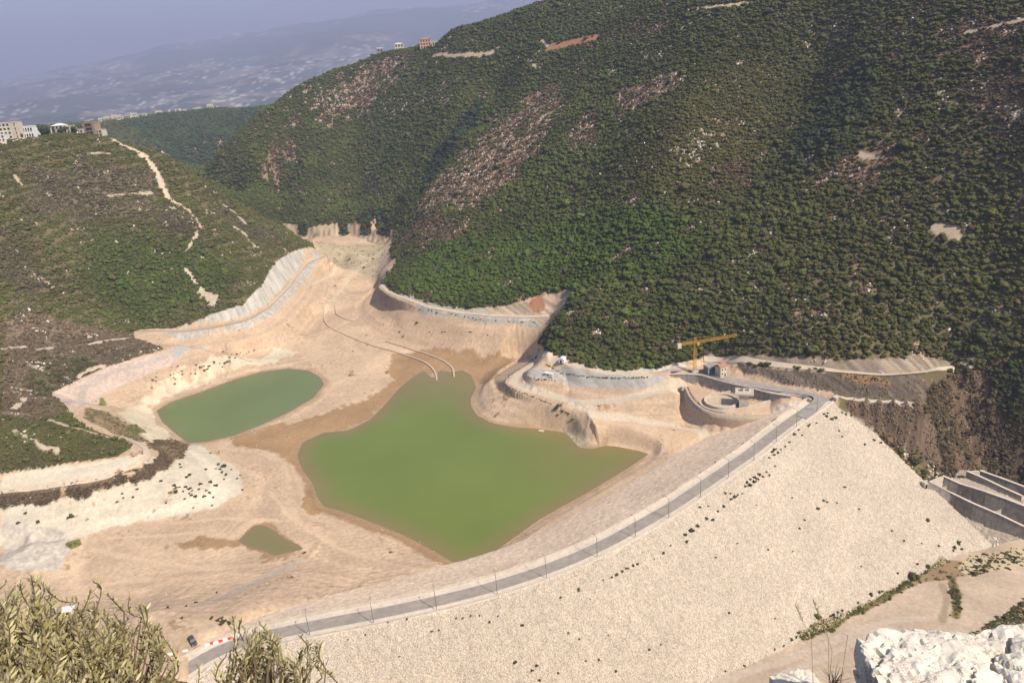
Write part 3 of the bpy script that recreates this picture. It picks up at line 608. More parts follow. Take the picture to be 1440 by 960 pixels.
paint(stroke([(92, 570), (115, 545), (160, 522), (230, 503)], 4, .6), C(.38, .33, .28), amt=.6)
paint(fill([(240, 492), (283, 486), (293, 491), (245, 507)], 1, .1), C(.42, .39, .35))
paint(fill([(742, 521), (740, 528), (752, 533), (790, 536), (860, 546), (900, 548), (940, 541), (935, 529), (880, 527), (830, 523), (790, 518)], 1, .15), C(.40, .37, .325) * (.8 + .4 * streak[..., None]))
for L in ([(757, 503), (735, 523), (722, 537), (740, 546), (790, 560), (830, 577)], [(810, 567), (850, 565), (900, 557), (960, 545)], [(830, 582), (880, 589), (940, 600), (985, 608), (1020, 612), (1060, 608)], [(765, 498), (790, 508), (850, 521), (910, 527)]):
    paint(stroke(L, 7, .25), C(.56, .455, .33))
paint(fill([(735, 535), (747, 545), (800, 558), (780, 553), (760, 548)], 1, .3), C(.42, .37, .30), amt=.6)
paint(fill([(862, 640), (850, 600), (880, 592), (985, 609), (975, 628)], 4, .3), SAND * .97)
paint(fill([(792, 585), (812, 590), (826, 612), (832, 628), (812, 625), (790, 605), (782, 596)], 1, .4), C(.36, .29, .20) * (.65 + .7 * NZ_D[..., None]))
paint(fill([(1090, 572), (1130, 563), (1142, 570), (1095, 592), (1084, 584)], 1, .3), C(.50, .42, .34) * (.6 + .8 * NZ_D[..., None]))
paint(fill([(870, 521), (920, 514), (965, 505), (965, 515), (930, 522), (880, 526)], 1, .5), C(.56, .48, .38) * (.7 + .6 * NZ_D[..., None]))
# --- right abutment
paint(fill([(1165, 520), (1330, 520), (1345, 560), (1345, 600), (1320, 668), (1275, 640), (1180, 570)], 1, 0) * (~isdam), SOIL, veg=0)
paint(fill([(1300, 676), (1345, 655), (1400, 655), (1500, 690), (1500, 800), (1440, 766), (1350, 782), (1300, 700)], 1, .2) * (~isdam), C(.34, .28, .215) * (.7 + .6 * NZ_D[..., None]), veg=0, rock=.25)
TERR = fill([(1030, 508), (1060, 514), (1100, 519), (1180, 526), (1240, 530), (1296, 529), (1310, 548), (1300, 566), (1240, 560), (1182, 554), (1100, 540), (1045, 526)], 1, .2)
paint(TERR, C(.155, .122, .092) * (.5 + .95 * streak[..., None]), veg=.03, tint=C(.09, .07, .03), size=.5)
paint(fill([(1170, 528), (1250, 532), (1290, 540), (1250, 545), (1185, 538)], 2, .6), C(.30, .185, .075), veg=.12, tint=C(.11, .075, .03), size=.5)
paint(fill([(975, 503), (1000, 494), (1040, 496), (1100, 502), (1180, 508), (1240, 505), (1300, 501), (1345, 499), (1345, 515), (1290, 524), (1240, 527), (1180, 522), (1100, 516), (1030, 508), (1000, 505)], 1, .3), C(.30, .235, .17) * (.5 + .95 * streak[..., None]), veg=.02, size=.6)
CLIFF = fill([(1182, 562), (1240, 567), (1300, 572), (1305, 545), (1340, 520), (1385, 512), (1425, 500), (1500, 520), (1560, 600), (1560, 760), (1440, 705), (1385, 662), (1352, 664), (1340, 672), (1275, 636), (1240, 612), (1205, 590)], 1, .25)
paint(CLIFF, C(.160, .108, .066) * (.4 + .6 * NZ_B[..., None] + .5 * NZ_D[..., None]), veg=.5, tint=C(.090, .066, .032), size=.62, rock=.5)
VEG = np.where(CLIFF > .5, np.maximum(VEG, .2 + .75 * (NZ_A > .46)), VEG)
paint(fill([(1182, 562), (1240, 567), (1300, 574), (1312, 600), (1318, 635), (1335, 668), (1275, 636), (1240, 612), (1205, 590)], 1, .2), C(.155, .112, .075) * (.5 + .5 * NZ_B[..., None] + .6 * NZ_D[..., None]), veg=.06)
paint(fill([(1385, 515), (1440, 500), (1500, 510), (1500, 620), (1440, 610), (1410, 590), (1390, 550)], 2, .4), SOIL * .7, veg=1.0, tint=C(.052, .062, .018), size=.95)
for L in ([(1345, 575), (1352, 560), (1347, 590)], [(1362, 548), (1372, 556), (1368, 562)], [(1360, 590), (1385, 600), (1375, 612)], [(1330, 590), (1340, 610), (1345, 630)]):
    paint(fill(L, 2, .8), C(.42, .34, .25)); 
# --- dam and its foot
damm = isdam * 1.0
crest_band = damm * ((SD < LEFT_W + .4) & (SD > -RIGHT_W - .4))
paint(damm, C(.57, .475, .37) * (.88 + .2 * NZ_D[..., None]) * (.94 + .12 * vn(SD / 7 + NZ_C * 2, ARC / 60, 19)[..., None]), veg=0); ROCK = ROCK * (1 - damm)
ups = damm * (SD > LEFT_W)
paint(ups, C(.80, .61, .43) * (.86 + .28 * NZ_D[..., None]))
paint(crest_band, CONC)
GRV = np.maximum(damm * (SD < -RIGHT_W), .05 * damm * (SD > LEFT_W)) * 1.0
DIRT = fill([(960, 1010), (1000, 955), (1085, 918), (1175, 876), (1260, 834), (1330, 791), (1345, 778), (1440, 757), (1600, 760), (1600, 1050)], 1, .25) * (~isdam)
paint(DIRT, C(.475, .365, .26) * (.82 + .36 * NZ_A[..., None]) * (.94 + .12 * NZ_D[..., None]), veg=0); ROCK = ROCK * (1 - DIRT)
toe = [(960, 975), (1000, 953), (1085, 916), (1130, 895), (1175, 873), (1220, 853), (1260, 831), (1300, 808), (1330, 788)]
paint(stroke(toe[3:], 3.4, .8), C(.165, .135, .05), veg=.5, tint=C(.075, .078, .02), size=.32)
paint(fill([(1255, 832), (1300, 808), (1335, 785), (1360, 790), (1365, 808), (1330, 815), (1300, 818)], 2, .5), C(.30, .205, .11), veg=.25, tint=C(.13, .09, .04), size=.4)
paint(fill([(1360, 783), (1440, 768), (1440, 795), (1365, 812), (1345, 800)], 2, .6), C(.50, .40, .25), veg=.42, tint=C(.075, .068, .02), size=.42)
paint(stroke([(1337, 812), (1345, 835), (1344, 866)], 3.6, .6), C(.19, .14, .06), veg=.6, tint=C(.07, .065, .02), size=.4)
paint(stroke([(1325, 822), (1332, 845), (1325, 872)], 2.5, .6), C(.34, .26, .17))
paint(fill([(1360, 898), (1400, 872), (1440, 842), (1500, 830), (1500, 940), (1400, 935)], 2, .5), C(.33, .24, .14), veg=.62, tint=C(.075, .07, .022), size=.45)
paint(fill([(1410, 890), (1440, 870), (1500, 860), (1500, 930), (1430, 915)], 2, .5), C(.27, .165, .09), veg=.3, tint=C(.12, .08, .03), size=.4)
for L in ([(1000, 960), (1100, 930), (1200, 890), (1260, 870), (1300, 870)], [(1100, 950), (1250, 880)]): paint(stroke(L, 3, .9), C(.53, .43, .34), amt=.6)
# --- our hilltop
nm = nearm * 1.0
paint(nm, C(.24, .19, .12) * (.7 + .6 * NZ_B[..., None]), veg=0); ROCK = np.where(nearm, 0, ROCK)
VEG = np.clip(VEG, 0, 1); VEG = np.where(VEG < .04, 0, VEG)
# ------------------------------------------------------------------ natural roughness and the water hollows
natural = box_blur(np.clip(VEG * 1.3, 0, 1) * (~nearm) * (~isdam), 3)
Z += natural * ((fbm(GX / 55, GY / 55, 101, 4) - .5) * 7.0 * np.clip(GR / 700, .5, 1.5) + (NZ_A - .5) * 1.6)
Z += (box_blur(CLIFF, 3) * (1 - damm) * (1 - STAMP)) * ((fbm(GX / 13, Z / 13 + GY / 20, 7, 4) - .5) * 7.0 + (1 - np.abs(2 * vn(GX / 5, Z / 4, 77) - 1)) * 2.2 + (NZ_B - .5) * 2.0)
Z += TERR * (vn(GX / 2, GY / 2, 12) - .5) * 1.0
sandm = basin * (1 - damm)
slope_ = np.abs(np.gradient(Z, axis=1) / np.gradient(rr)[None, :]); Z += sandm * (~STAMP) * sstep(.12, .4, slope_) * (np.abs(2 * fbm(GX / 5, GY / 5, 88, 3) - 1) - .3) * .9
Z += sandm * ((NZ_A - .5) * .55 + (NZ_B - .5) * .22) * np.where(STAMP, .35, 1)
def inside(P, X, Y):
    ins = np.zeros(X.shape, bool)
    for (xa, ya), (xb, yb) in zip(P, np.roll(P, -1, 0)):
        if ya == yb: continue
        ins ^= ((ya > Y) != (yb > Y)) & (X < (xb - xa) * (Y - ya) / (yb - ya) + xa)
    return ins
WATER = {}
DEPTH = {}
for nmw, px in (('lake', LAKE_PX), ('pond', POND_PX), ('puddle', PUDDLE_PX)):
    P = np.array([atz(x, y, ZW[nmw])[:2] for x, y in px + px[:1]])
    P = smooth_line(P, 1.5, 2)[:-1]
    s, d, _ = near_line(np.r_[P, P[:1]], 40.0)
    big = s
    ins = inside(P[::2], GX[big], GY[big]); d = np.abs(d)
    zw = ZW[nmw]
    wob = (fbm(GX[big] / 5, GY[big] / 5, 61, 3) - .5) * 1.1
    tgt_in = zw - .02 - .10 * np.maximum(d + wob, -.4); tgt_out = zw + .02 + .055 * np.maximum(d + wob, -.5)
    z = Z[big]; z = np.where(ins, np.minimum(tgt_in, zw + .05), np.where(isdam[big], z, np.where(d < 8, tgt_out + (np.maximum(z, tgt_out) - tgt_out) * sstep(1, 8, d), z)))
    Z[big] = z; VEG[big] = np.where(ins | (d < 4), 0, VEG[big]); ROCK[big] = np.where(ins | (d < 4), 0, ROCK[big])
    WATER[nmw] = P

# ------------------------------------------------------------------ outlet channels: wall lines and the hollow between them
def wall_line(pairs):
    top = []
    for (tx, ty), (gx_, gy_) in pairs:
        g = hit(gx_, gy_); top.append(np.r_[atd(tx, ty, hypot(g[0], g[1])), g[2]])
    return resample(np.array(top), 3.0)
def far_line(pxs, w1, width, above=0.0):
    out = []
    for x, y in pxs:
        best = None
        for z_ in np.arange(5, -48, -.25):
            p_ = atz(x, y, z_); dd = np.hypot(w1[:, 0] - p_[0], w1[:, 1] - p_[1]); k = int(np.argmin(dd))
            side = (w1[min(k + 1, len(w1) - 1), 0] - w1[max(k - 1, 0), 0]) * (p_[1] - w1[k, 1]) - (w1[min(k + 1, len(w1) - 1), 1] - w1[max(k - 1, 0), 1]) * (p_[0] - w1[k, 0])
            if side > 0 and (best is None or abs(dd[k] - width) < best[0]): best = (abs(dd[k] - width), p_)
        out.append(best[1])
    out = np.array(out); t = np.linspace(0, 1, len(out))
    return resample(out, 3.0)
CW1 = wall_line([((1306, 677), (1307, 688)), ((1338, 693), (1342, 713)), ((1367, 707), (1380, 738)), ((1407, 724), (1410, 748)), ((1440, 740), (1440, 758)), ((1500, 768), (1500, 782))])
CW2 = far_line([(1326, 669), (1350, 680), (1383, 690), (1417, 702), (1440, 711), (1500, 735)], CW1, 9.5)
CW3 = far_line([(1360, 662.5), (1383, 672), (1410, 685), (1437, 697)], CW2, 6.5); CW3 = np.c_[CW3, CW3[:, 2] - 2.0]
CW4 = far_line([(1378, 661.5), (1408, 672), (1440, 684), (1500, 706)], CW3, 6.0)
def lerp_line(P, n): t = np.linspace(0, 1, len(P)); return np.stack([np.interp(np.linspace(0, 1, n), t, P[:, k]) for k in range(3)], 1)
CHAN = []
for A_, B_, dp in ((CW1, CW2, 7.0), (CW3, CW4, 4.5)):
    a_, b_ = lerp_line(A_, 30), lerp_line(B_, 30); zf = np.minimum(a_[:, 2], b_[:, 2]) - dp; CHAN.append((a_, b_, zf))
    for k in range(29):
        p0, p1, q0, q1 = np.r_[a_[k, :2], zf[k] - 1.2], np.r_[a_[k + 1, :2], zf[k + 1] - 1.2], np.r_[b_[k, :2], zf[k] - 1.2], np.r_[b_[k + 1, :2], zf[k + 1] - 1.2]
        stamp_tri(p0, q0, p1); stamp_tri(p1, q0, q1)
n2_ = lerp_line(CW2, 30); n3_ = lerp_line(CW3, 30)
for k in range(29):
    p0, p1, q0, q1 = n2_[k] - [0, 0, 1.0], n2_[k + 1] - [0, 0, 1.0], n3_[k] - [0, 0, 3.5], n3_[k + 1] - [0, 0, 3.5]
    stamp_tri(p0, q0, p1); stamp_tri(p1, q0, q1)
print('channel', np.round(CW1[[0, -1]], 1).tolist(), np.round(CW2[[0, -1]], 1).tolist(), np.round(CW3[[0, -1]], 1).tolist(), np.round(CW4[[0, -1]], 1).tolist())

for P_, Q_ in ((CW1, CW2), (CW2, CW3), (CW3, CW4)):
    q_ = idx_of(np.r_[P_[:, :2], Q_[::-1, :2]]); m_ = fill(None, 1, 0, world=np.r_[P_[:, :2], Q_[::-1, :2]]); VEG *= 1 - m_; ROCK *= 1 - m_; CLIFF *= 1 - m_; ALB = ALB + (C(.40, .33, .25) - ALB) * m_[..., None]
# ------------------------------------------------------------------ materials
def newmat(name):
    m = bpy.data.materials.new(name); m.use_nodes = True; nt = m.node_tree; b = nt.nodes['Principled BSDF']; return m, nt, b
def N(nt, t, **kw):
    n = nt.nodes.new(t)
    for k, v in kw.items():
        if k in n.inputs: n.inputs[k].default_value = v
        else: setattr(n, k, v)
    return n
def mixrgb(nt, a, b, fac, mode='MIX'):
    n = nt.nodes.new('ShaderNodeMix'); n.data_type = 'RGBA'; n.blend_type = mode
    for s, v in ((n.inputs[6], a), (n.inputs[7], b), (n.inputs[0], fac)):
        if hasattr(v, 'links'): nt.links.new(v, s)
        elif isinstance(v, (tuple, list, np.ndarray)): s.default_value = (*map(float, v[:3]), 1)
        else: s.default_value = v
    return n.outputs[2]
def ramp(nt, src, stops):
    r = nt.nodes.new('ShaderNodeValToRGB'); e = r.color_ramp.elements
    while len(e) < len(stops): e.new(.5)
    for k, (p, c) in enumerate(stops):
        e[k].position = p; e[k].color = (*c, 1) if hasattr(c, '__len__') else (c, c, c, 1)
    nt.links.new(src, r.inputs[0]); return r.outputs[0]
def bump(nt, b, h, strength, dist):
    n = N(nt, 'ShaderNodeBump', Strength=strength, Distance=dist); nt.links.new(h, n.inputs['Height']); nt.links.new(n.outputs[0], b.inputs['Normal']); return n
def surf(name, col, rough=.85, var=.25, scale=1.0, bmp=.0, bscale=4.0, metallic=0.0, stain=0.0, coords='Object', spec=.25):
    m, nt, b = newmat(name); b.inputs['Roughness'].default_value = rough; b.inputs['Metallic'].default_value = metallic; b.inputs['Specular IOR Level'].default_value = spec
    tc = N(nt, 'ShaderNodeTexCoord'); n = N(nt, 'ShaderNodeTexNoise', Scale=scale, Detail=6.0, Roughness=.6); nt.links.new(tc.outputs[coords], n.inputs['Vector'])
    f = ramp(nt, n.outputs['Fac'], [(.3, 1 - var), (.7, 1 + var * .6)])
    c = mixrgb(nt, col, f, 1.0, 'MULTIPLY')
    if stain:
        mp = N(nt, 'ShaderNodeMapping'); mp.inputs['Scale'].default_value = (1, 1, .12); nt.links.new(tc.outputs[coords], mp.inputs[0])
        n2 = N(nt, 'ShaderNodeTexNoise', Scale=1.1, Detail=5.0, Roughness=.7); nt.links.new(mp.outputs[0], n2.inputs['Vector'])
        c = mixrgb(nt, c, (.10, .085, .07), ramp(nt, n2.outputs['Fac'], [(.5, 0.0), (.72, stain)]))
    nt.links.new(c, b.inputs['Base Color'])
    if bmp:
        n3 = N(nt, 'ShaderNodeTexNoise', Scale=bscale, Detail=4.0); nt.links.new(tc.outputs[coords], n3.inputs['Vector']); bump(nt, b, n3.outputs['Fac'], bmp, .1)
    return m
# ground sheet
MG, nt, b = newmat('ground_cover'); b.inputs['Roughness'].default_value = 1.0; b.inputs['Specular IOR Level'].default_value = .08
at = N(nt, 'ShaderNodeAttribute', attribute_name='albedo'); gr = N(nt, 'ShaderNodeAttribute', attribute_name='gravel')
geo = N(nt, 'ShaderNodeNewGeometry')
n1 = N(nt, 'ShaderNodeTexNoise', Scale=.55, Detail=7.0, Roughness=.65); nt.links.new(geo.outputs['Position'], n1.inputs['Vector'])
n2 = N(nt, 'ShaderNodeTexNoise', Scale=.035, Detail=5.0, Roughness=.6); nt.links.new(geo.outputs['Position'], n2.inputs['Vector'])
c = mixrgb(nt, at.outputs['Color'], ramp(nt, n1.outputs['Fac'], [(.25, .80), (.75, 1.16)]), 1.0, 'MULTIPLY')
c = mixrgb(nt, c, ramp(nt, n2.outputs['Fac'], [(.3, .88), (.7, 1.1)]), 1.0, 'MULTIPLY')
n3 = N(nt, 'ShaderNodeTexNoise', Scale=2.6, Detail=4.0, Roughness=.7); nt.links.new(geo.outputs['Position'], n3.inputs['Vector'])
c = mixrgb(nt, c, ramp(nt, n3.outputs['Fac'], [(.3, .86), (.7, 1.1)]), 1.0, 'MULTIPLY')
vo = N(nt, 'ShaderNodeTexVoronoi', Scale=1.5); nt.links.new(geo.outputs['Position'], vo.inputs['Vector'])
vcol = mixrgb(nt, ramp(nt, vo.outputs['Distance'], [(.25, 1.08), (.8, .68)]), c, 1.0, 'MULTIPLY')
c = mixrgb(nt, c, vcol, gr.outputs['Fac'])
nt.links.new(c, b.inputs['Base Color'])
hsum = nt.nodes.new('ShaderNodeMath'); hsum.operation = 'SUBTRACT'; nt.links.new(n1.outputs['Fac'], hsum.inputs[0])
vm = nt.nodes.new('ShaderNodeMath'); vm.operation = 'MULTIPLY'; nt.links.new(vo.outputs['Distance'], vm.inputs[0]); nt.links.new(gr.outputs['Fac'], vm.inputs[1]); nt.links.new(vm.outputs[0], hsum.inputs[1])
bump(nt, b, hsum.outputs[0], .5, .5)

# ------------------------------------------------------------------ the ground, cut into its regions
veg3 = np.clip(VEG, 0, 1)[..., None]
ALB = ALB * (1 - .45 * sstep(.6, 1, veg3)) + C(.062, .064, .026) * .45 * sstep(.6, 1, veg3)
idx = np.arange(NA * NR).reshape(NA, NR)
FQ = np.stack([idx[:-1, :-1], idx[1:, :-1], idx[1:, 1:], idx[:-1, 1:]], -1)
REG = np.zeros((NA, NR), np.int8)                    # 0 mountain
valley_x = -150 - .09 * (GY - 500)
REG[(GX < valley_x + 60 * (GY < 520)) & (GR < 1400)] = 1        # village hill
REG[GR > 1480] = 2
REG[(GR > 1200) & (GX < -430)] = 2
REG[BAS > .5] = 3
REG[(DIRT > .5) | ((GR < 330) & (BAS < .5) & (GX > 60))] = 4
REG[isdam] = 5
REG[nearm] = 6
names = ['mountain', 'village_hill_terrain', 'background_hill', 'reservoir_bed', 'downstream_ground', 'dam', 'hilltop_ground']
VALL = np.stack([GX, GY, Z], -1).reshape(-1, 3); ALLC = ALB.reshape(-1, 3); ALLG = GRV.reshape(-1)
regf = REG[:-1, :-1].reshape(-1); FALL = FQ.reshape(-1, 4)
for k, nm_ in enumerate(names):
    F = FALL[regf == k]
    if len(F) == 0: continue
    u, inv = np.unique(F, return_inverse=True); F = inv.reshape(-1, 4)
    o = mesh_np(nm_, VALL[u], F, MG, True); vattr(o, 'albedo', ALLC[u], 'FLOAT_COLOR'); vattr(o, 'gravel', ALLG[u])
    if nm_ == 'dam': tag(o, 'long curved rockfill dam with pale stone slopes holding the half empty reservoir', 'dam')
    else: tag(o, kind='structure')

# ------------------------------------------------------------------ water
def water_mat(name, deep, shallow):
    m, nt, b = newmat(name); b.inputs['Roughness'].default_value = .22; b.inputs['IOR'].default_value = 1.33; b.inputs['Specular IOR Level'].default_value = .35
    a = N(nt, 'ShaderNodeAttribute', attribute_name='depth'); g = N(nt, 'ShaderNodeNewGeometry')
    n = N(nt, 'ShaderNodeTexNoise', Scale=.018, Detail=4.0); nt.links.new(g.outputs['Position'], n.inputs['Vector'])
    nt.links.new(mixrgb(nt, mixrgb(nt, shallow, deep, a.outputs['Fac']), ramp(nt, n.outputs['Fac'], [(.3, .93), (.7, 1.06)]), 1.0, 'MULTIPLY'), b.inputs['Base Color'])
    n2 = N(nt, 'ShaderNodeTexNoise', Scale=1.2, Detail=3.0); nt.links.new(g.outputs['Position'], n2.inputs['Vector']); bump(nt, b, n2.outputs['Fac'], .12, .05)
    return m
WM = {'lake': water_mat('lake_water', (.142, .178, .036), (.21, .16, .068)), 'pond': water_mat('pond_water', (.145, .180, .060), (.18, .165, .08)), 'puddle': water_mat('puddle_water', (.185, .160, .062), (.22, .165, .085))}
import mathutils.geometry as mg
for nmw, P in WATER.items():
    Pb = resample(np.c_[P, np.zeros(len(P))], 4.0)[:, :2]
    ctr = Pb.mean(0); 
    T = np.roll(Pb, -1, 0) - np.roll(Pb, 1, 0); T /= np.linalg.norm(T, axis=1)[:, None] + 1e-9; nrm = np.stack([T[:, 1], -T[:, 0]], 1)
    area = .5 * np.sum(Pb[:, 0] * np.roll(Pb[:, 1], -1) - np.roll(Pb[:, 0], -1) * Pb[:, 1]); nrm *= np.sign(area)
    Po = Pb + nrm * 1.6
    gx, gy = np.meshgrid(np.arange(Pb[:, 0].min(), Pb[:, 0].max(), 4.0), np.arange(Pb[:, 1].min(), Pb[:, 1].max(), 4.0))
    gi = inside(Pb, gx, gy); pts = np.c_[gx[gi], gy[gi]]
    dd = np.min(np.hypot(pts[:, 0][:, None] - Pb[:, 0], pts[:, 1][:, None] - Pb[:, 1]), 1) if len(pts) else np.zeros(0)
    pts = pts[dd > 2.5]; dd = dd[dd > 2.5]
    allp = [Vector(p) for p in np.r_[Po, pts]]; n_ = len(Po)
    r_ = mg.delaunay_2d_cdt(allp, [], [list(range(n_))], 1, 1e-5)
    V = np.array([(v.x, v.y, ZW[nmw]) for v in r_[0]])
    o = mesh_np(nmw, V, r_[2], WM[nmw], True)
    dep = np.array([np.min(np.hypot(Pb[:, 0] - v[0], Pb[:, 1] - v[1])) if inside(Pb, np.array([v[0]]), np.array([v[1]]))[0] else 0 for v in V])
    k = {'lake': 14.0, 'pond': 7.0, 'puddle': 4.0}[nmw]
    f = np.clip(dep / k, 0, 1)
    if nmw == 'lake':
        inl = atz(622, 528, 4)[:2]; f = f * (.25 + .75 * sstep(10, 75, np.hypot(V[:, 0] - inl[0], V[:, 1] - inl[1])))
        f = f * (.62 + .38 * sstep(20, 75, V[:, 1] * 0 + np.hypot(V[:, 0] - atz(850, 630, 4)[0], V[:, 1] - atz(850, 630, 4)[1])))
    vattr(o, 'depth', f); o['kind'] = 'structure'

# ------------------------------------------------------------------ far mountains beyond the valley mouth
fa_ = np.linspace(radians(-60), radians(40), 420); fr_ = np.geomspace(2650, 33000, 360)
FA, FR = np.meshgrid(fa_, fr_, indexing='ij'); FX = FR * np.sin(FA); FY = FR * np.cos(FA)
top = np.interp(np.degrees(FA), [-60, -40, -34, -25, -15, -5, 5, 40], [60, 120, 240, 470, 620, 760, 860, 900])
top = 230 + (top - 230) * 2.3
rise = sstep(4200, 23500, FR) * (1 - .35 * sstep(25000, 33000, FR))
rg = 1 - np.abs(2 * fbm(FX / 5200, FY / 5200, 201, 5) - 1)
FZ = -95 + (top + 95) * rise * (.72 + .42 * rg) + (fbm(FX / 1300, FY / 1300, 222, 5) - .5) * 330 * sstep(2700, 7500, FR)
FZ = np.where(FR > 3000, np.maximum(FZ, -98), np.minimum(FZ, -60))
fn = fbm(FX / 700, FY / 700, 240, 5); fp = fbm(FX / 330, FY / 470, 250, 4); fb = fbm(FX / 2600, FY / 2600, 260, 3)
fc = np.empty(FX.shape + (3,)); fc[:] = C(.06, .07, .045); fc += (fn[..., None] - .5) * C(.08, .07, .05)
sett = sstep(.56, .66, fp * .55 + fb * .5); fc = fc + (C(.30, .24, .185) - fc) * (sett * .55)[..., None]
spk = (vn(FX / 34, FY / 60, 270) > .78) * sstep(.47, .6, fb) ; fc = fc + (C(.62, .56, .5) - fc) * (spk * .8)[..., None]
ix = np.arange(FX.size).reshape(FX.shape)
o = mesh_np('far_mountains', np.stack([FX, FY, FZ], -1).reshape(-1, 3), np.stack([ix[:-1, :-1], ix[1:, :-1], ix[1:, 1:], ix[:-1, 1:]], -1).reshape(-1, 4), MG, True)
vattr(o, 'albedo', fc.reshape(-1, 3), 'FLOAT_COLOR'); o['kind'] = 'structure'
FZMIN, FZMAX = float(FZ.min()), float(FZ.max())
# ------------------------------------------------------------------ vegetation
from mathutils import noise as mnoise
def ico(sub):
    import bmesh
    bm = bmesh.new(); bmesh.ops.create_icosphere(bm, subdivisions=sub, radius=1.0)
    V = np.array([v.co[:] for v in bm.verts]); F = np.array([[v.index for v in f.verts] for f in bm.faces]); bm.free(); return V, F
ICO1 = ico(1); ICO2 = ico(2)
def crown_geo(seed, kind='round', lobes=7, leaves=70):
    """a crown of unit radius standing on z=0: several ragged lobes plus loose leaf clumps"""
    r = np.random.default_rng(seed); Vs = []; Fs = []; nb = 0
    for k in range(lobes):
        if kind == 'round':
            a = r.uniform(0, 2 * pi); q = 0 if k == 0 else r.uniform(.25, .62); c = np.array([q * cos(a), q * sin(a), r.uniform(.45, 1.0) if k else .85]); s = r.uniform(.38, .58) if k else .62
        elif kind == 'shrub':
            a = r.uniform(0, 2 * pi); q = 0 if k == 0 else r.uniform(.3, .75); c = np.array([q * cos(a), q * sin(a), r.uniform(.2, .5)]); s = r.uniform(.3, .5)
        else:
            a = r.uniform(0, 2 * pi); q = r.uniform(.0, .3) * (1 - k / lobes); c = np.array([q * cos(a), q * sin(a), .5 + 2.1 * k / lobes]); s = .55 * (1 - .6 * k / lobes)
        V, F = (ICO2 if (lobes <= 5) else ICO1); n = V.copy()
        V = V * (1 + .55 * (r.random((len(V), 1)) - .5)) * s * np.array([1, 1, .85]) + c
        Vs.append(V); Fs.append(F + nb); nb += len(V)
    core = np.concatenate(Vs)
    for k in range(leaves):
        p = core[r.integers(len(core))] * np.array([1, 1, 1]); d = p - np.array([0, 0, .6]); d /= np.linalg.norm(d) + 1e-6
        p = p + d * r.uniform(-.02, .10); t = np.cross(d, r.normal(size=3)); t /= np.linalg.norm(t) + 1e-6; u = np.cross(d, t) + d * r.uniform(-.6, .6)
        s = r.uniform(.07, .16)
        Vs.append(np.array([p + t * s, p - t * s * .6 + u * s, p - t * s * .6 - u * s])); Fs.append(np.array([[nb, nb + 1, nb + 2]])); nb += 3
    return np.concatenate(Vs), np.concatenate(Fs)
def foliage_mat(name, instanced):
    m, nt, b = newmat(name); b.inputs['Roughness'].default_value = .75; b.inputs['Specular IOR Level'].default_value = .2
    if instanced:
        a = N(nt, 'ShaderNodeAttribute', attribute_name='tint', attribute_type='INSTANCER'); src = a.outputs['Color']
    else:
        a = N(nt, 'ShaderNodeObjectInfo'); src = a.outputs['Color']
    tc = N(nt, 'ShaderNodeTexCoord'); n = N(nt, 'ShaderNodeTexNoise', Scale=3.2, Detail=4.0); nt.links.new(tc.outputs['Object'], n.inputs['Vector'])
    c = mixrgb(nt, src, ramp(nt, n.outputs['Fac'], [(.3, .65), (.7, 1.35)]), 1.0, 'MULTIPLY')
    nt.links.new(c, b.inputs['Base Color']); return m
MF_I = foliage_mat('maquis_foliage', True); MF_O = foliage_mat('tree_foliage', False)
BARK = surf('bark', (.13, .095, .065), .9, .35, 3.0)
def proto_coll(name, geos, mat, smooth=False):
    c = bpy.data.collections.new(name)
    for k, (V, F) in enumerate(geos):
        o = mesh_np('%s_%02d' % (name, k), V, F, mat, smooth, link_it=False); c.objects.link(o)
    return c
def scatter(name, P, tint, scale, rot, idx_, coll, label_kind='stuff'):
    me = bpy.data.meshes.new(name); me.vertices.add(len(P)); me.vertices.foreach_set('co', np.asarray(P, np.float32).ravel())
    o = bpy.data.objects.new(name, me); link(o)
    vattr(o, 'tint', tint, 'FLOAT_COLOR'); vattr(o, 'scl', scale, 'FLOAT_VECTOR'); vattr(o, 'rot', rot, 'FLOAT_VECTOR'); vattr(o, 'pick', idx_, 'INT')
    ng = bpy.data.node_groups.new(name + '_nodes', 'GeometryNodeTree')
    ng.interface.new_socket('Geometry', in_out='INPUT', socket_type='NodeSocketGeometry'); ng.interface.new_socket('Geometry', in_out='OUTPUT', socket_type='NodeSocketGeometry')
    gi = ng.nodes.new('NodeGroupInput'); go = ng.nodes.new('NodeGroupOutput'); ip = ng.nodes.new('GeometryNodeInstanceOnPoints'); ci = ng.nodes.new('GeometryNodeCollectionInfo')
    ci.inputs['Collection'].default_value = coll; ci.inputs['Separate Children'].default_value = True; ci.inputs['Reset Children'].default_value = True
    def na(nm, t):
        q = ng.nodes.new('GeometryNodeInputNamedAttribute'); q.data_type = t; q.inputs['Name'].default_value = nm; return q.outputs['Attribute']
    ng.links.new(gi.outputs[0], ip.inputs['Points']); ng.links.new(ci.outputs[0], ip.inputs['Instance']); ip.inputs['Pick Instance'].default_value = True
    ng.links.new(na('pick', 'INT'), ip.inputs['Instance Index']); ng.links.new(na('scl', 'FLOAT_VECTOR'), ip.inputs['Scale']); ng.links.new(na('rot', 'FLOAT_VECTOR'), ip.inputs['Rotation'])
    ng.links.new(ip.outputs[0], go.inputs[0])
    md = o.modifiers.new('scatter', 'NODES'); md.node_group = ng
    o['kind'] = label_kind; return o

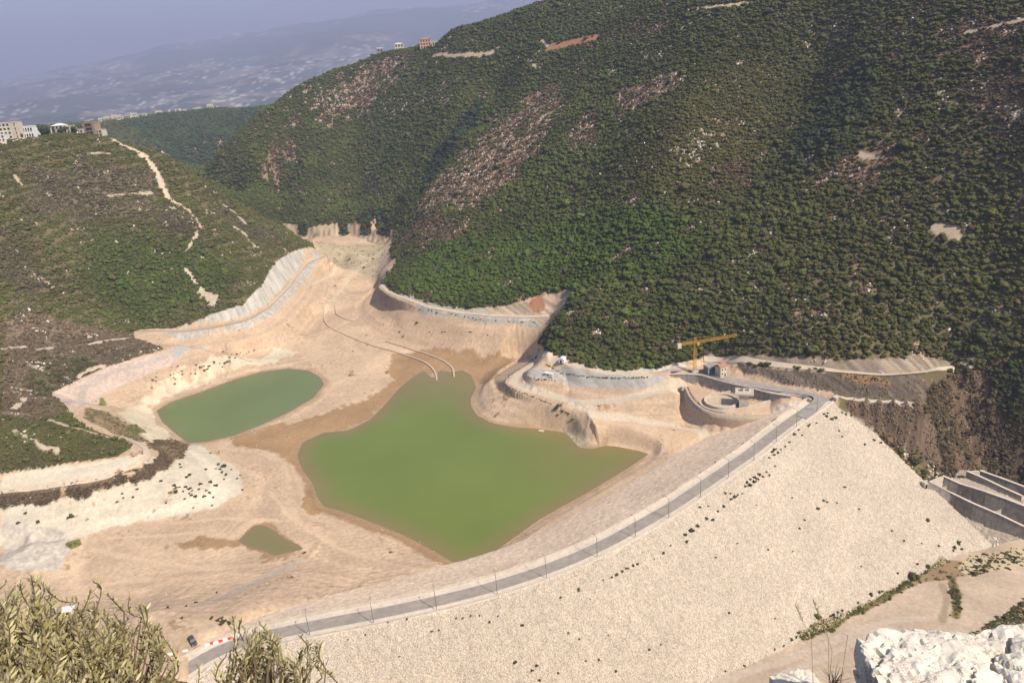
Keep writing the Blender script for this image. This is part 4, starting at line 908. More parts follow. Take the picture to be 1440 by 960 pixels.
# visible ground (with a margin, so that a step to the side still finds trees)
run = np.maximum.accumulate((Z - CZ) / GR, axis=1)
VIS = ((Z + 7 - CZ) / GR >= np.concatenate([np.full((NA, 1), -9.0), run[:, :-1]], 1) - .006) & (GR > 150)
sx_, sy_, sw_ = proj(VALL); SXY = ((sx_ > -110) & (sx_ < 1550) & (sy_ > -70) & (sy_ < 1010)).reshape(NA, NR)
dA = (AZ1 - AZ0) / (NA - 1); dR = np.gradient(rr)
gz_r = np.gradient(Z, axis=1) / dR[None, :]
AREA = GR * dA * dR[None, :] * np.sqrt(1 + np.clip(gz_r, -2.5, 2.5) ** 2)
def sample(density, cap=None):
    """points per square metre -> cell indices and jittered plan positions"""
    lam = density * AREA * VIS * SXY; tot = lam.sum()
    n = int(min(tot, cap)) if cap else int(tot)
    cum = np.cumsum(lam.ravel()); k = np.searchsorted(cum, rng.random(n) * cum[-1]); k = np.minimum(k, NA * NR - 1)
    i, j = k // NR, k % NR
    a = az[i] + (rng.random(n) - .5) * dA; r = rr[j] + (rng.random(n) - .5) * dR[j]
    X = r * np.sin(a); Y = r * np.cos(a); return i, j, X, Y
farbig = 1 + .7 * sstep(1300, 2000, GR) + .15 * sstep(900, 1400, GR)
SZ = SIZE * farbig * (.52 + .44 * NZ_C)
gap = .2 + .8 * sstep(.30, .56, .5 * fbm(GX / 9, GY / 9, 301, 3) + .5 * fbm(GX / 3.6, GY / 3.6, 302, 2) + (VEG - .62) * .9)
dens = VEG * gap / (1.9 * SZ) ** 2 * (SIZE > 0)
i, j, X, Y = sample(dens, 520000)
n = len(i); s0 = SZ[i, j] * np.exp(rng.normal(0, .38, n)) * 1.6; s0 = np.minimum(s0, 5.2)
Zp = ground(X, Y)
tint = TINT[i, j] * np.exp(rng.normal(0, .15, (n, 1))) * (1 + rng.normal(0, .06, (n, 3)))
tint = tint * (.66 + .54 * fbm(X / 26, Y / 26, 410, 3))[:, None]; dry = rng.random(n) < .05; tint[dry] = tint[dry] * .4 + np.array([.10, .075, .04]) * .6
shrubby = s0 < 1.25
pick = np.where(shrubby, rng.integers(6, 10, n), rng.integers(0, 6, n))
scl = np.stack([s0 * 1.12, s0 * rng.uniform(.95, 1.35, n), s0 * rng.uniform(.65, 1.1, n)], 1)
rot = np.stack([rng.normal(0, .08, n), rng.normal(0, .08, n), rng.uniform(0, 6.28, n)], 1)
tree_geos = [crown_geo(k, 'round', 9, 150) for k in range(6)] + [crown_geo(20 + k, 'shrub', 7, 90) for k in range(4)]
crowns = proto_coll('crown_shape', tree_geos, MF_I)
# the 300 that show largest become trees of their own
px_, py_, pw_ = proj(np.stack([X, Y, Zp], 1))
inF = (px_ > 4) & (px_ < 1436) & (py_ > 4) & (py_ < 948) & (SIZE[i, j] > .70) & (GX[i, j] > 0)
big = np.where(inF, s0 / pw_, 0); order = np.argsort(-big)[:300]
ind = np.zeros(n, bool); ind[order] = True
REGP = REG[i, j]
far_ = (REGP == 2); mtn = ~ind & ((REGP == 0) | far_ ); scr = ~ind & ~mtn
P = np.stack([X, Y, Zp - .12 * s0], 1)
scatter('forest', P[mtn], tint[mtn], scl[mtn], rot[mtn], pick[mtn], crowns)
scatter('scrub', P[scr], tint[scr], scl[scr], rot[scr], pick[scr], crowns)
tree_meshes = []
for k in range(6):
    V, F = tree_geos[k]
    me = mesh_np('crown', V, F, MF_O, False, link_it=False).data
    tb = MB(); tb.bar((0, 0, -.25), (.03, .02, .45), .085, .06, 7)
    for q in range(4):
        a = q * 1.57 + k; tb.bar((.03, .02, .38), (.42 * cos(a), .42 * sin(a), .8), .045, .02, 5)
    tm = tb.build('trunk', BARK); tme = tm.data; bpy.data.objects.remove(tm); tree_meshes.append((me, tme))
for q in order:
    k = int(pick[q]) % 6
    t = empty('tree', (X[q], Y[q], Zp[q] - .1), float(rot[q, 2])); t.scale = tuple(map(float, scl[q]))
    tag(t, 'dark green evergreen tree of the mountain forest, one of the largest near its lower edge', 'tree', 'largest trees of the mountain forest')
    c = bpy.data.objects.new('crown', tree_meshes[k][0]); c.color = (*map(float, tint[q]), 1); link(c, t)
    link(bpy.data.objects.new('trunk', tree_meshes[k][1]), t)

# ------------------------------------------------------------------ loose stone
def rock_geo(seed, flat=.75):
    r = np.random.default_rng(seed); V, F = ICO1; V = V * (1 + .5 * (r.random((len(V), 1)) - .5)) * np.array([1, r.uniform(.7, 1), flat * r.uniform(.7, 1.1)]); return V, F
MR_I, nt, b = newmat('loose_stone'); b.inputs['Roughness'].default_value = .95; b.inputs['Specular IOR Level'].default_value = .1
a = N(nt, 'ShaderNodeAttribute', attribute_name='tint', attribute_type='INSTANCER'); tc = N(nt, 'ShaderNodeTexCoord'); nn = N(nt, 'ShaderNodeTexNoise', Scale=2.5, Detail=5.0); nt.links.new(tc.outputs['Object'], nn.inputs['Vector'])
nt.links.new(mixrgb(nt, a.outputs['Color'], ramp(nt, nn.outputs['Fac'], [(.3, .75), (.7, 1.12)]), 1.0, 'MULTIPLY'), b.inputs['Base Color'])
rocks = proto_coll('stone_shape', [rock_geo(100 + k) for k in range(8)], MR_I)
def stones(name, density, cap, smin, smax, col, colvar, sink=.25):
    i, j, X, Y = sample(density, cap); n = len(i)
    s = smin * (smax / smin) ** (rng.random(n) ** 1.6)
    t = np.asarray(col) * np.exp(rng.normal(0, colvar, (n, 1))) * (1 + rng.normal(0, .04, (n, 3)))
    P = np.stack([X, Y, ground(X, Y) - sink * s], 1)
    return scatter(name, P, np.clip(t, 0, .85), np.stack([s, s, s], 1), rng.uniform(0, 6.28, (n, 3)), rng.integers(0, 8, n), rocks)
face = damm * (SD < -RIGHT_W - .6)
stones('rockfill', face * 4.0, 150000, .17, .44, (.585, .49, .38), .14, .2)
upf = damm * (SD > LEFT_W + .5) * (SD < 47)
stones('upstream_rockfill', upf * .8, 18000, .14, .34, (.80, .61, .43), .08, .3)
stones('boulders', ROCK * .40 * (.1 + 1.8 * (NZ_B > .55)) * (1 - CLIFF), 40000, .40, 1.6, (.54, .475, .37), .18, .25)
stones('cliff_rubble', (CLIFF + .8 * TERR) * (1 - damm) * (NZ_B > .4) * 1.6, 36000, .22, 1.0, (.175, .125, .080), .30, .4)
stones('bank_rubble', BAS * (1 - damm) * ((NZ_A > .60) * .10 + (NZ_B > .66) * .06 + .006), 14000, .14, .62, (.53, .405, .28), .16, .35)
# ------------------------------------------------------------------ built things
M_ASPH = surf('asphalt', (.31, .263, .215), .9, .22, .35, .2, 3.0)
M_CONC = surf('pale_concrete', (.58, .495, .40), .9, .18, .4, .15, 3.0, stain=.25)
M_CONCG = surf('grey_concrete', (.33, .31, .28), .9, .22, .3, .2, 2.0, stain=.55)
M_CONCS = surf('stained_concrete', (.27, .245, .21), .9, .3, .35, .2, 2.0, stain=.75)
M_WHITE = surf('white_paint', (.72, .70, .66), .6, .1, .6, 0, 2, stain=.12)
M_CREAM = surf('cream_render', (.56, .50, .39), .85, .15, .5, 0, 2, stain=.15)
M_BROWNW = surf('raw_block_wall', (.30, .225, .165), .9, .2, .6, 0, 2)
M_TERRA = surf('terracotta_tiles', (.38, .19, .12), .85, .25, 1.5, .3, 6)
M_DARK = surf('dark_opening', (.022, .022, .026), .4, .2, 1.0)
M_STEEL = surf('galvanised_steel', (.30, .30, .30), .45, .15, 1.0, metallic=.6)
M_YEL = surf('crane_yellow', (.50, .28, .06), .55, .2, 1.0)
M_RED = surf('red_paint', (.55, .07, .05), .6, .15, 2.0)
M_GREYB = surf('blue_grey_render', (.20, .23, .24), .85, .2, .5)
M_CARB = surf('dark_car_paint', (.06, .065, .07), .6, .1, 1.0, spec=.3)
M_TYRE = surf('tyre_rubber', (.02, .02, .02), .9, .1, 1.0)
M_GLASS = surf('car_glass', (.03, .035, .04), .45, .1, 1.0, spec=.3)
M_LAMP = surf('lamp_glass', (.55, .55, .5), .3, .05, 1.0)
M_SANDW = surf('sandy_masonry', (.52, .40, .275), .95, .2, .8, .2, 3)
M_TRACK = surf('beaten_track', (.54, .44, .32), 1.0, .18, .25, .2, 1.5)

def ribbon(name, P, wl, wr, mat, lift=.05, thick=0.0, kind='structure', follow=False):
    """road sheet: P centre line with heights"""
    P = np.asarray(P, float); A = offset_line(P, wl); B = offset_line(P, -wr)
    za = ground(A[:, 0], A[:, 1]) if follow else P[:, 2]; zb = ground(B[:, 0], B[:, 1]) if follow else P[:, 2]
    V = np.r_[np.c_[A, za + lift], np.c_[B, zb + lift]]; n = len(P)
    F = np.array([[k + n, k + n + 1, k + 1, k] for k in range(n - 1)])
    o = mesh_np(name, V, F, mat, True); 
    if kind: o['kind'] = kind
    return o
def wall(P, z0, z1, thick, mat, name, mb=None, build=True, parent=None):
    """upright wall along a plan line; z0, z1 arrays"""
    P = np.asarray(P, float)[:, :2]; n = len(P); z0 = np.broadcast_to(np.asarray(z0, float), (n,)); z1 = np.broadcast_to(np.asarray(z1, float), (n,))
    A = offset_line(P, thick / 2); B = offset_line(P, -thick / 2); mb = mb or MB()
    V = np.r_[np.c_[A, z0], np.c_[A, z1], np.c_[B, z0], np.c_[B, z1]]; F = []
    for k in range(n - 1):
        a0, a1, b0, b1 = k, n + k, 2 * n + k, 3 * n + k
        F += [(a0, a1, a1 + 1, a0 + 1), (b0, b0 + 1, b1 + 1, b1), (a1, b1, b1 + 1, a1 + 1), (a0, a0 + 1, b0 + 1, b0)]
    F += [(0, 2 * n, 3 * n, n), (n - 1, 2 * n - 1, 4 * n - 1, 3 * n - 1)]
    mb.add(V, F)
    return mb.build(name, mat, parent) if build else mb
# ---- roads
crest = CREST[(CREST[:, 1] > 0)]
cl = crest.copy(); cl[:, 2] = CRZ
ribbon('crest_road', cl, 3.0, 3.0, M_ASPH, .10)
R2 = smooth_line([tuple(atz(x, y, 31)) for x, y in [(1128, 585), (1146, 571), (1155, 562), (1150, 555), (1128, 551), (1092, 547), (1060, 541), (1030, 534), (1008, 527), (985, 520), (960, 518), (935, 521), (905, 524)]], 2.0, 4)
R2[:, 2] = 30.28 + np.clip(np.linspace(0, 8, len(R2)), 0, 1) * .78
Z_save = Z
ribbon('abutment_road', R2, 3.4, 3.4, M_ASPH if False else surf('worn_asphalt', (.32, .285, .25), .95, .2, .3, .2, 2), .12)
def track(name, L, w, z=None, mat=M_TRACK, lift=.35):
    P = np.array([atz(x, y, z) for x, y in L]) if z is not None else hits(L)
    P = smooth_line(P, 3.0, 4); return ribbon(name, P, w / 2, w / 2, mat, lift, follow=True)
track('bench_road', [(185, 463), (215, 464), (260, 465), (311, 458), (346, 450), (377, 432), (402, 407), (417, 387), (430, 371), (461, 358)], 3.0, 31)
track('bench_road', [(549, 374), (543, 388), (537, 401), (546, 410), (566, 418), (600, 430), (650, 439), (700, 444), (740, 445), (772, 444)], 3.6, 31.8)
track('upper_road', [(990, 506), (1005, 503), (1030, 507), (1062, 512), (1100, 516), (1180, 523), (1240, 528), (1290, 525), (1340, 516), (1385, 509)], 3.6, None, lift=.5)
track('abutment_path', [(1182, 558), (1210, 561), (1240, 564), (1268, 567), (1294, 569)], 1.5, 32.2, lift=.25)
track('track', [(0, 690), (60, 684), (110, 676), (165, 664), (198, 651), (209, 640), (205, 630), (190, 621), (168, 613)], 3.4, None)
# ---- parapets and kerbs on the crest
s_end = 4
lp = offset_line(crest, LEFT_W - .35)[:-s_end]; tail = np.array([atz(x, y, 31)[:2] for x, y in [(1143, 566), (1140, 561), (1130, 557), (1114, 556), (1098, 554.5), (1080, 551.5), (1060, 546.5), (1046, 542.5), (1030, 539.5), (1010, 534), (997, 530.5), (985, 526.5), (960, 525.5)]])
lp = smooth_line(np.c_[np.r_[lp, tail], np.zeros(len(lp) + len(tail))], 2.0, 3)[:, :2]
o = wall(lp, CRZ - .5, np.where(np.arange(len(lp)) < len(lp) * .72, CRZ + 1.0, 31.9), .45, M_CONC, 'parapet'); tag(o, 'long white concrete parapet along the reservoir side of the crest road', 'parapet')
rp = offset_line(crest, -(RIGHT_W - .3))[:-1]
o = wall(rp, CRZ - .5, CRZ + .75, .4, M_CONC, 'parapet'); tag(o, 'long white concrete parapet along the stony downstream side of the crest road', 'parapet')
for d in (3.2, -3.2):
    kb = offset_line(crest, d)[:-3]; wall(kb, CRZ - .1, CRZ + .16, .3, M_CONC, 'kerb')['kind'] = 'structure'
# end block of the right parapet
e = empty('parapet_end_block', (*atz(1176, 561, 31)[:2], 30.2), .6); MB().box((0, 0, 1.1), (3.6, 2.2, 2.2)).build('block', M_CONC, e); MB().box((0, 0, 2.35), (4.0, 2.6, .3)).build('cap', M_CONC, e)
tag(e, 'pale concrete block ending the crest parapet at the brown abutment slope', 'concrete block')
# ---- street lamps along the crest
S = np.r_[0, np.cumsum(np.linalg.norm(np.diff(crest[:, :2], axis=0), axis=1))]
def at_s(s, off):
    i_ = min(max(np.searchsorted(S, s), 1), len(S) - 1); f = (s - S[i_ - 1]) / (S[i_] - S[i_ - 1]); p = crest[i_ - 1] * (1 - f) + crest[i_] * f
    t = crest[i_] - crest[i_ - 1]; t = t[:2] / np.linalg.norm(t[:2]); return np.array([p[0] - t[1] * off, p[1] + t[0] * off]), atan2(t[1], t[0])
def s_of(x, y):
    p = atz(x, y, CRZ)[:2]; k = np.argmin(np.hypot(crest[:, 0] - p[0], crest[:, 1] - p[1])); return S[k]
obs = [s_of(x, y) for x, y in [(432, 897), (523, 876), (611, 857), (694, 833), (769, 808), (838, 783), (895, 756), (943, 729)]]
step = np.mean(np.diff(obs[1:])); lamps = obs + [obs[-1] + step * k for k in range(1, 12) if obs[-1] + step * k < S[-1] - 4]
lamp0 = None
desc = ['leftmost visible, rising beside the second olive bush']
for q, s in enumerate(lamps):
    p, a = at_s(s, -5.2)
    if lamp0 is None:
        lamp0 = empty('street_lamp', (p[0], p[1], CRZ), a)
        MB().cyl((0, 0, 0), .26, .5, 8).build('base', M_CONC, lamp0)
        MB().bar((0, 0, .4), (0, 0, 10.2), .16, .10, 8).build('pole', M_STEEL, lamp0)
        MB().bar((0, 0, 10.1), (0, 1.7, 10.6), .08, .07, 6).build('arm', M_STEEL, lamp0)
        h = MB().box((0, 2.0, 10.62), (.34, .95, .16), 0, .8).build('lamp_head', M_STEEL, lamp0); MB().box((0, 2.05, 10.52), (.24, .6, .04)).build('lens', M_LAMP, h)
        t = lamp0
    else: t = dup(lamp0, (p[0], p[1], CRZ), a)
    tag(t, 'slender grey street lamp in the evenly spaced row along the dam crest road', 'street lamp', 'street lamps along the dam crest')
# ---- red and white barriers at the left end
bar0 = {}
for q, (x, y, c) in enumerate([(241, 926, 'w'), (248, 921, 'r'), (261, 916, 'w'), (277, 911, 'r'), (284, 909.5, 'r'), (292, 907.5, 'w'), (298, 905.5, 'r'), (304, 904.5, 'w'), (310, 902.5, 'r'), (317, 900.5, 'w'), (324, 898.5, 'r')]):
    p = atz(x, y, 29.8); zg = float(ground(p[0], p[1]))
    a = .30
    if c not in bar0:
        t = empty('road_barrier', (p[0], p[1], zg), a); mt = M_RED if c == 'r' else M_WHITE
        prof = [(-.35, 0), (.35, 0), (.35, .15), (.14, .4), (.1, .95), (-.1, .95), (-.14, .4), (-.35, .15)]; mb = MB()
        V = [(-.95, yy, zz) for yy, zz in prof] + [(.95, yy, zz) for yy, zz in prof]; n_ = len(prof)
        mb.add(V, [tuple(range(n_ - 1, -1, -1)), tuple(range(n_, 2 * n_))] + [(k, (k + 1) % n_, (k + 1) % n_ + n_, k + n_) for k in range(n_)])
        mb.build('block', mt, t); bar0[c] = t
        MB().box((-.5, .13, .2), (.3, .5, .1)).box((.5, .13, .2), (.3, .5, .1)).build('lifting_slot', M_DARK, t)
    else: t = dup(bar0[c], (p[0], p[1], zg), a)
    tag(t, ('red painted' if c == 'r' else 'white painted') + ' road barrier in the line at the left end of the crest road', 'barrier', ('red' if c == 'r' else 'white') + ' barriers by the crest road')
# ---- dark pickup on the verge
def car(name, loc, rz, body, L=4.9, W=1.9, pickup=False):
    t = empty(name, loc, rz); mb = MB()
    prof = [(-L / 2, .45), (-L / 2, 1.05), (-L * .22 if pickup else -L * .46, 1.08), (-L * .2 if pickup else -L * .44, 1.10), (L * .2, 1.08), (L / 2 - .1, .95), (L / 2, .75), (L / 2, .4)]
    V = [(x, -W / 2, z) for x, z in prof] + [(x, W / 2, z) for x, z in prof]; n_ = len(prof)
    mb.add(V, [tuple(range(n_)), tuple(range(2 * n_ - 1, n_ - 1, -1))] + [(k, k + n_, (k + 1) % n_ + n_, (k + 1) % n_) for k in range(n_)]); mb.build('body', body, t)
    x0, x1 = (-L * .2, L * .2) if pickup else (-L * .44, L * .2)
    V = [(x0, -W / 2 + .05, 1.08), (x1, -W / 2 + .05, 1.07), (x1, W / 2 - .05, 1.07), (x0, W / 2 - .05, 1.08), (x0 + .25, -W / 2 + .22, 1.72), (x1 - .65, -W / 2 + .22, 1.72), (x1 - .65, W / 2 - .22, 1.72), (x0 + .25, W / 2 - .22, 1.72)]
    F = [(0, 1, 5, 4), (1, 2, 6, 5), (2, 3, 7, 6), (3, 0, 4, 7)]; MB().add(V, F).build('windows', M_GLASS, t)
    MB().box(((x0 + x1 - .4) / 2, 0, 1.745), (x1 - x0 - .82, W - .38, .06)).build('roof', body, t)
    for sx in (-1, 1):
        for sy in (-1, 1):
            w_ = MB().bar((sx * L * .31, sy * (W / 2 - .2), .36), (sx * L * .31, sy * (W / 2 + .02), .36), .36, None, 14).build('wheel', M_TYRE, t)
            MB().bar((sx * L * .31, sy * (W / 2 + .02), .36), (sx * L * .31, sy * (W / 2 + .035), .36), .2, None, 10).build('rim', M_STEEL, w_)
    for sy in (-1, 1):
        MB().box((L / 2 + .01, sy * W * .36, .78), (.06, .34, .16)).build('headlight', M_LAMP, t)
    MB().box((L / 2 + .02, 0, .5), (.1, W * .9, .18)).build('bumper', M_STEEL, t)
    return t
p = atz(271, 902, 29.6); t = car('parked_car', (p[0], p[1], float(ground(p[0], p[1])) + .02), -.9, M_CARB); t.scale = (1.1, 1.1, 1.15)
tag(t, 'dark four wheel drive car parked on the pale verge behind the red and white barriers', 'car')
# ---- shed half hidden by the bush
p = hit(92, 863); t = empty('shed', (p[0], p[1], p[2] - .1), .15)
MB().box((0, 0, 1.2), (7.6, 3.4, 2.4)).build('wall', M_WHITE, t); MB().box((0, 0, 2.5), (8.2, 4.0, .22)).build('roof', M_WHITE, t)
MB().box((-1.6, -1.72, 1.2), (2.2, .06, 1.5)).build('opening', M_DARK, t); MB().box((1.9, -1.72, 1.2), (1.5, .06, 1.5)).build('opening', M_DARK, t)
tag(t, 'small white flat roofed shed with dark openings showing just above the olive bush', 'shed')
# ---- tower crane
B = atz(977, 522, 31.4); D0 = hypot(B[0], B[1]); zj = atd(974, 481, D0)[2]; zt = atd(972.5, 474.5, D0)[2]
T1 = atz(1036, 471, zj); dj = T1 - np.array([B[0], B[1], zj]); Lj = np.linalg.norm(dj); aj = atan2(dj[1], dj[0])
cr = empty('tower_crane', (B[0], B[1], 31.2), aj); hj = zj - 31.2; ht = zt - 31.2
def lattice(mb, a, b, w, nseg, tri=False):
    a = np.array(a, float); b = np.array(b, float); d = (b - a) / np.linalg.norm(b - a); up = np.array([0, 0, 1.]) if abs(d[2]) < .9 else np.array([1., 0, 0])
    s = np.cross(d, up); s /= np.linalg.norm(s); q = np.cross(s, d)
    cs = [s * w / 2 - q * w / 2, -s * w / 2 - q * w / 2, q * w / 2] if tri else [s * w / 2 + q * w / 2, -s * w / 2 + q * w / 2, -s * w / 2 - q * w / 2, s * w / 2 - q * w / 2]
    for c in cs: mb.bar(a + c, b + c, .10, None, 4)
    for k in range(nseg):
        f0, f1 = k / nseg, (k + 1) / nseg
        for u in range(len(cs)):
            c0, c1 = cs[u], cs[(u + 1) % len(cs)]
            mb.bar(a + (b - a) * f0 + c0, a + (b - a) * f1 + c1, .07, None, 4); mb.bar(a + (b - a) * f1 + c0, a + (b - a) * f1 + c1, .06, None, 4)
    return mb
MB().box((0, 0, .4), (4, 4, .9)).build('footing', M_CONC, cr)
lattice(MB(), (0, 0, .5), (0, 0, hj), 1.7, 13).build('mast', M_YEL, cr)
lattice(MB(), (0, 0, hj), (0, 0, ht), 1.2, 3).build('apex', M_YEL, cr)
lattice(MB(), (0, 0, hj + .2), (Lj, 0, hj + .2), 1.4, 16, True).build('jib', M_YEL, cr)
Lc = Lj * .40
lattice(MB(), (0, 0, hj + .2), (-Lc, 0, hj + .2), 1.3, 6).build('counter_jib', M_YEL, cr)
MB().box((-Lc + .6, 0, hj - .6), (2.4, 1.7, 3.0)).build('counterweight', M_CREAM, cr)
MB().bar((0, 0, ht), (Lj * .62, 0, hj + .9), .07, None, 4).bar((0, 0, ht), (-Lc + .5, 0, hj + .8), .07, None, 4).build('tie_rods', M_YEL, cr)
cb = MB().box((1.3, -1.3, hj - 1.0), (1.6, 1.3, 1.9)).build('cab', M_YEL, cr); MB().box((2.13, -1.3, hj - .8), (.06, 1.1, 1.1)).build('window', M_GLASS, cb)
MB().box((Lj * .55, 0, hj - .55), (1.3, 1.1, .4)).build('trolley', M_YEL, cr); MB().bar((Lj * .55, 0, hj - .7), (Lj * .55, 0, hj - 4.5), .05, None, 4).build('hook_cable', M_STEEL, cr)
tag(cr, 'yellow lattice tower crane with a white counterweight standing beside the red roofed house', 'tower crane')
# ---- houses
def windows(t, w, h, d, rows, cols, mat, y=None, z0=1.0, sx=.9, sz=1.2, face='front'):
    for r_ in range(rows):
        for c_ in range(cols):
            u = (c_ + .5) / cols - .5; zc = z0 + (h - z0) * (r_ + .42) / rows
            f = MB().box((u * w * .9, -d / 2 - .02, zc) if face == 'front' else (w / 2 + .02, u * d * .9, zc), (sx, .12, sz) if face == 'front' else (.12, sx, sz)).build('window', mat, t)
            MB().box((u * w * .9, -d / 2 - .1, zc - sz / 2 - .08) if face == 'front' else (w / 2 + .1, u * d * .9, zc - sz / 2 - .08), (sx + .3, .22, .12) if face == 'front' else (.22, sx + .3, .12)).build('sill', M_CONC, f)
def gable(w, d, z, h, over=.5):
    w2, d2 = w / 2 + over, d / 2 + over
    V = [(-w2, -d2, z), (w2, -d2, z), (w2, d2, z), (-w2, d2, z), (-w2, 0, z + h), (w2, 0, z + h)]
    return MB().add(V, [(0, 1, 5, 4), (2, 3, 4, 5), (1, 2, 5), (3, 0, 4), (3, 2, 1, 0)])
def hip(w, d, z, h, over=.5):
    w2, d2 = w / 2 + over, d / 2 + over; r_ = max(0, w2 - d2)
    V = [(-w2, -d2, z), (w2, -d2, z), (w2, d2, z), (-w2, d2, z), (-r_, 0, z + h), (r_, 0, z + h)]
    return MB().add(V, [(0, 1, 5, 4), (2, 3, 4, 5), (1, 2, 5), (3, 0, 4), (3, 2, 1, 0)])
p = atz(1017, 529, 31.2); t = empty('house', (p[0], p[1], 31.0), .45)
MB().box((0, 2.5, 4.0), (6.2, 6.0, 8.2)).build('wall', M_CREAM, t); rf = gable(6.2, 6.0, 8.0, 1.9); rf.v = [(x, y + 2.5, z) for x, y, z in rf.v]; rfo = rf.build('roof', M_TERRA, t); MB().box((1.6, 3.2, 9.7), (.6, .6, 1.4)).build('chimney', M_CREAM, rfo)
for u, z in ((-1.4, 5.9), (1.3, 5.9), (-1.4, 2.6)):
    f = MB().box((u, -.52, z), (1.0, .1, 1.3)).build('window', M_DARK, t); MB().box((u, -.58, z - .75), (1.3, .2, .12)).build('sill', M_CONC, f)
for u in (.5, 3.6):
    f = MB().box((3.12, u + 1.0, 5.9), (.1, 1.0, 1.3)).build('window', M_DARK, t)
f = MB().box((1.3, -.52, 1.2), (1.1, .1, 2.2)).build('door', M_DARK, t); MB().box((1.6, -.6, 1.2), (.08, .1, .2)).build('handle', M_STEEL, f)
t.scale = (.86, .86, .86)
tag(t, 'cream two storey house with a terracotta roof right beside the yellow crane', 'house')
p = atz(1003, 526.5, 31.3); t = empty('house', (p[0] - .5, p[1] + 1.5, 31.2), .35)
MB().box((0, 2.0, 2.6), (6.5, 5.0, 5.4)).build('wall', M_GREYB, t); MB().box((0, 2.0, 5.4), (6.9, 5.4, .3)).build('roof', M_CONCG, t); 
for u in (-1.8, 0, 1.8): MB().box((u, -.52, 3.2), (1.0, .1, 1.4)).build('window', M_DARK, t)
tag(t, 'low blue grey flat roofed building tucked between the crane and the cream house', 'building')
p = atz(791, 508.5, 31.3); t = empty('kiosk', (p[0], p[1], 31.2), -.5); mb = MB(); pr = [(-2.0, 0), (2.0, 0), (2.0, 2.2)] + [(2.0 * cos(a_), 2.2 + 1.5 * sin(a_)) for a_ in np.linspace(.2, pi - .2, 9)] + [(-2.0, 2.2)]
n_ = len(pr); mb.add([(x, -2.2, z) for x, z in pr] + [(x, 2.2, z) for x, z in pr], [tuple(range(n_)), tuple(range(2 * n_ - 1, n_ - 1, -1))] + [(k, k + n_, (k + 1) % n_ + n_, (k + 1) % n_) for k in range(n_)]); mb.build('shell', M_WHITE, t); MB().box((-.2, -2.25, 1.1), (1.2, .08, 2.1)).build('door', M_DARK, t)
tag(t, 'small white vaulted kiosk at the forest foot where the tracks meet', 'kiosk')
p = atz(772, 530.5, 26); t = empty('container', (p[0], p[1], float(ground(p[0], p[1])) + .05), -.62); MB().box((0, 0, 1.35), (6.6, 2.5, 2.6)).build('body', M_WHITE, t)
for u in (-.6, .6): MB().box((3.33, u, 1.35), (.06, 1.1, 2.3)).build('door', surf('grey_door', (.45, .45, .44), .6, .1), t)
for u in (-2.2, 0): MB().box((u, -1.27, 1.6), (1.0, .06, .9)).build('window', M_DARK, t)
tag(t, 'white site container on the small terrace above the lake bend', 'container')

def block(name, x, y, D, wpx, hpx, dep, rz, wallm, label, cat, kind='flat', rows=2, cols=3, roofm=None, win=M_DARK, group=None):
    """a house seen far off: width and height from the survey"""
    for yy in np.arange(y, y + 14, .5):
        p = hit(x, yy)
        if hypot(p[0], p[1]) < D * 1.12: break
    mpp = np.linalg.norm(p - np.array([0, 0, CZ])) / FPX; w_, h_ = wpx * mpp, hpx * mpp; zg = float(ground(p[0], p[1]))
    t = empty(name, (p[0], p[1], min(p[2], zg + 1.0) - .6), rz); h_ = h_ + .6 + max(0, p[2] - zg - 1.0)
    MB().box((0, dep / 2, h_ / 2), (w_, dep, h_)).build('wall', wallm, t)
    if kind == 'flat': r = MB().box((0, dep / 2, h_ + .15), (w_ + .5, dep + .5, .35))
    elif kind == 'hip': r = hip(w_, dep, h_, 2.2); r.v = [(a, b_ + dep / 2, c) for a, b_, c in r.v]
    else: r = gable(w_, dep, h_, 2.4); r.v = [(a, b_ + dep / 2, c) for a, b_, c in r.v]
    r.build('roof', roofm or wallm, t)
    for r_ in range(rows):
        for c_ in range(cols):
            u = ((c_ + .5) / cols - .5) * w_ * .92; zc = h_ * (r_ + .55) / rows
            f = MB().box((u, -.04, zc), (w_ / cols * .52, .14, h_ / rows * .5)).build('window', win, t)
            if rows * cols <= 12: MB().box((u, -.25, zc - h_ / rows * .27), (w_ / cols * .7, .6, .16)).build('sill', wallm, f)
    return tag(t, label, cat, group)
block('apartment_building', 8, 188, 958, 18, 17, 12, .1, M_CREAM, 'tall cream apartment block at the far left of the hilltop village', 'apartment building', rows=4, cols=4)
block('apartment_building', 22, 187, 962, 10, 18, 12, .05, M_CONC, 'narrow grey white apartment block between the cream block and the long white villa', 'apartment building', rows=4, cols=2)
block('villa', 38, 183, 972, 19, 12, 12, 0, M_WHITE, 'long white villa with dark tall windows beside the cypress clump', 'villa', rows=2, cols=6)
block('house', 70, 188, 965, 5, 5.5, 6, .2, M_WHITE, 'tiny white house under the cypress clump on the village hill', 'house', rows=1, cols=2)
block('house', 82, 181, 985, 14, 8, 10, -.1, M_CREAM, 'cream villa among trees on the hilltop, right of the cypresses', 'villa', rows=2, cols=3, kind='hip', roofm=M_WHITE)
block('house', 95, 182, 985, 9, 7, 10, -.1, M_CREAM, 'smaller cream house just right of the hilltop cream villa', 'house', rows=2, cols=2)
block('unfinished_building', 127, 189, 972, 15, 13, 11, -.15, M_BROWNW, 'unfinished brown block building with dark open storeys at the hill edge', 'unfinished building', rows=3, cols=1)
block('house', 140, 191, 968, 9, 6.5, 8, -.15, M_CONC, 'low white building at the top of the pale dirt track', 'house', rows=2, cols=2)
block('house', 3, 199, 948, 8, 7, 9, .1, M_WHITE, 'low white house below the tall cream apartment block at the left edge', 'house', rows=2, cols=2)
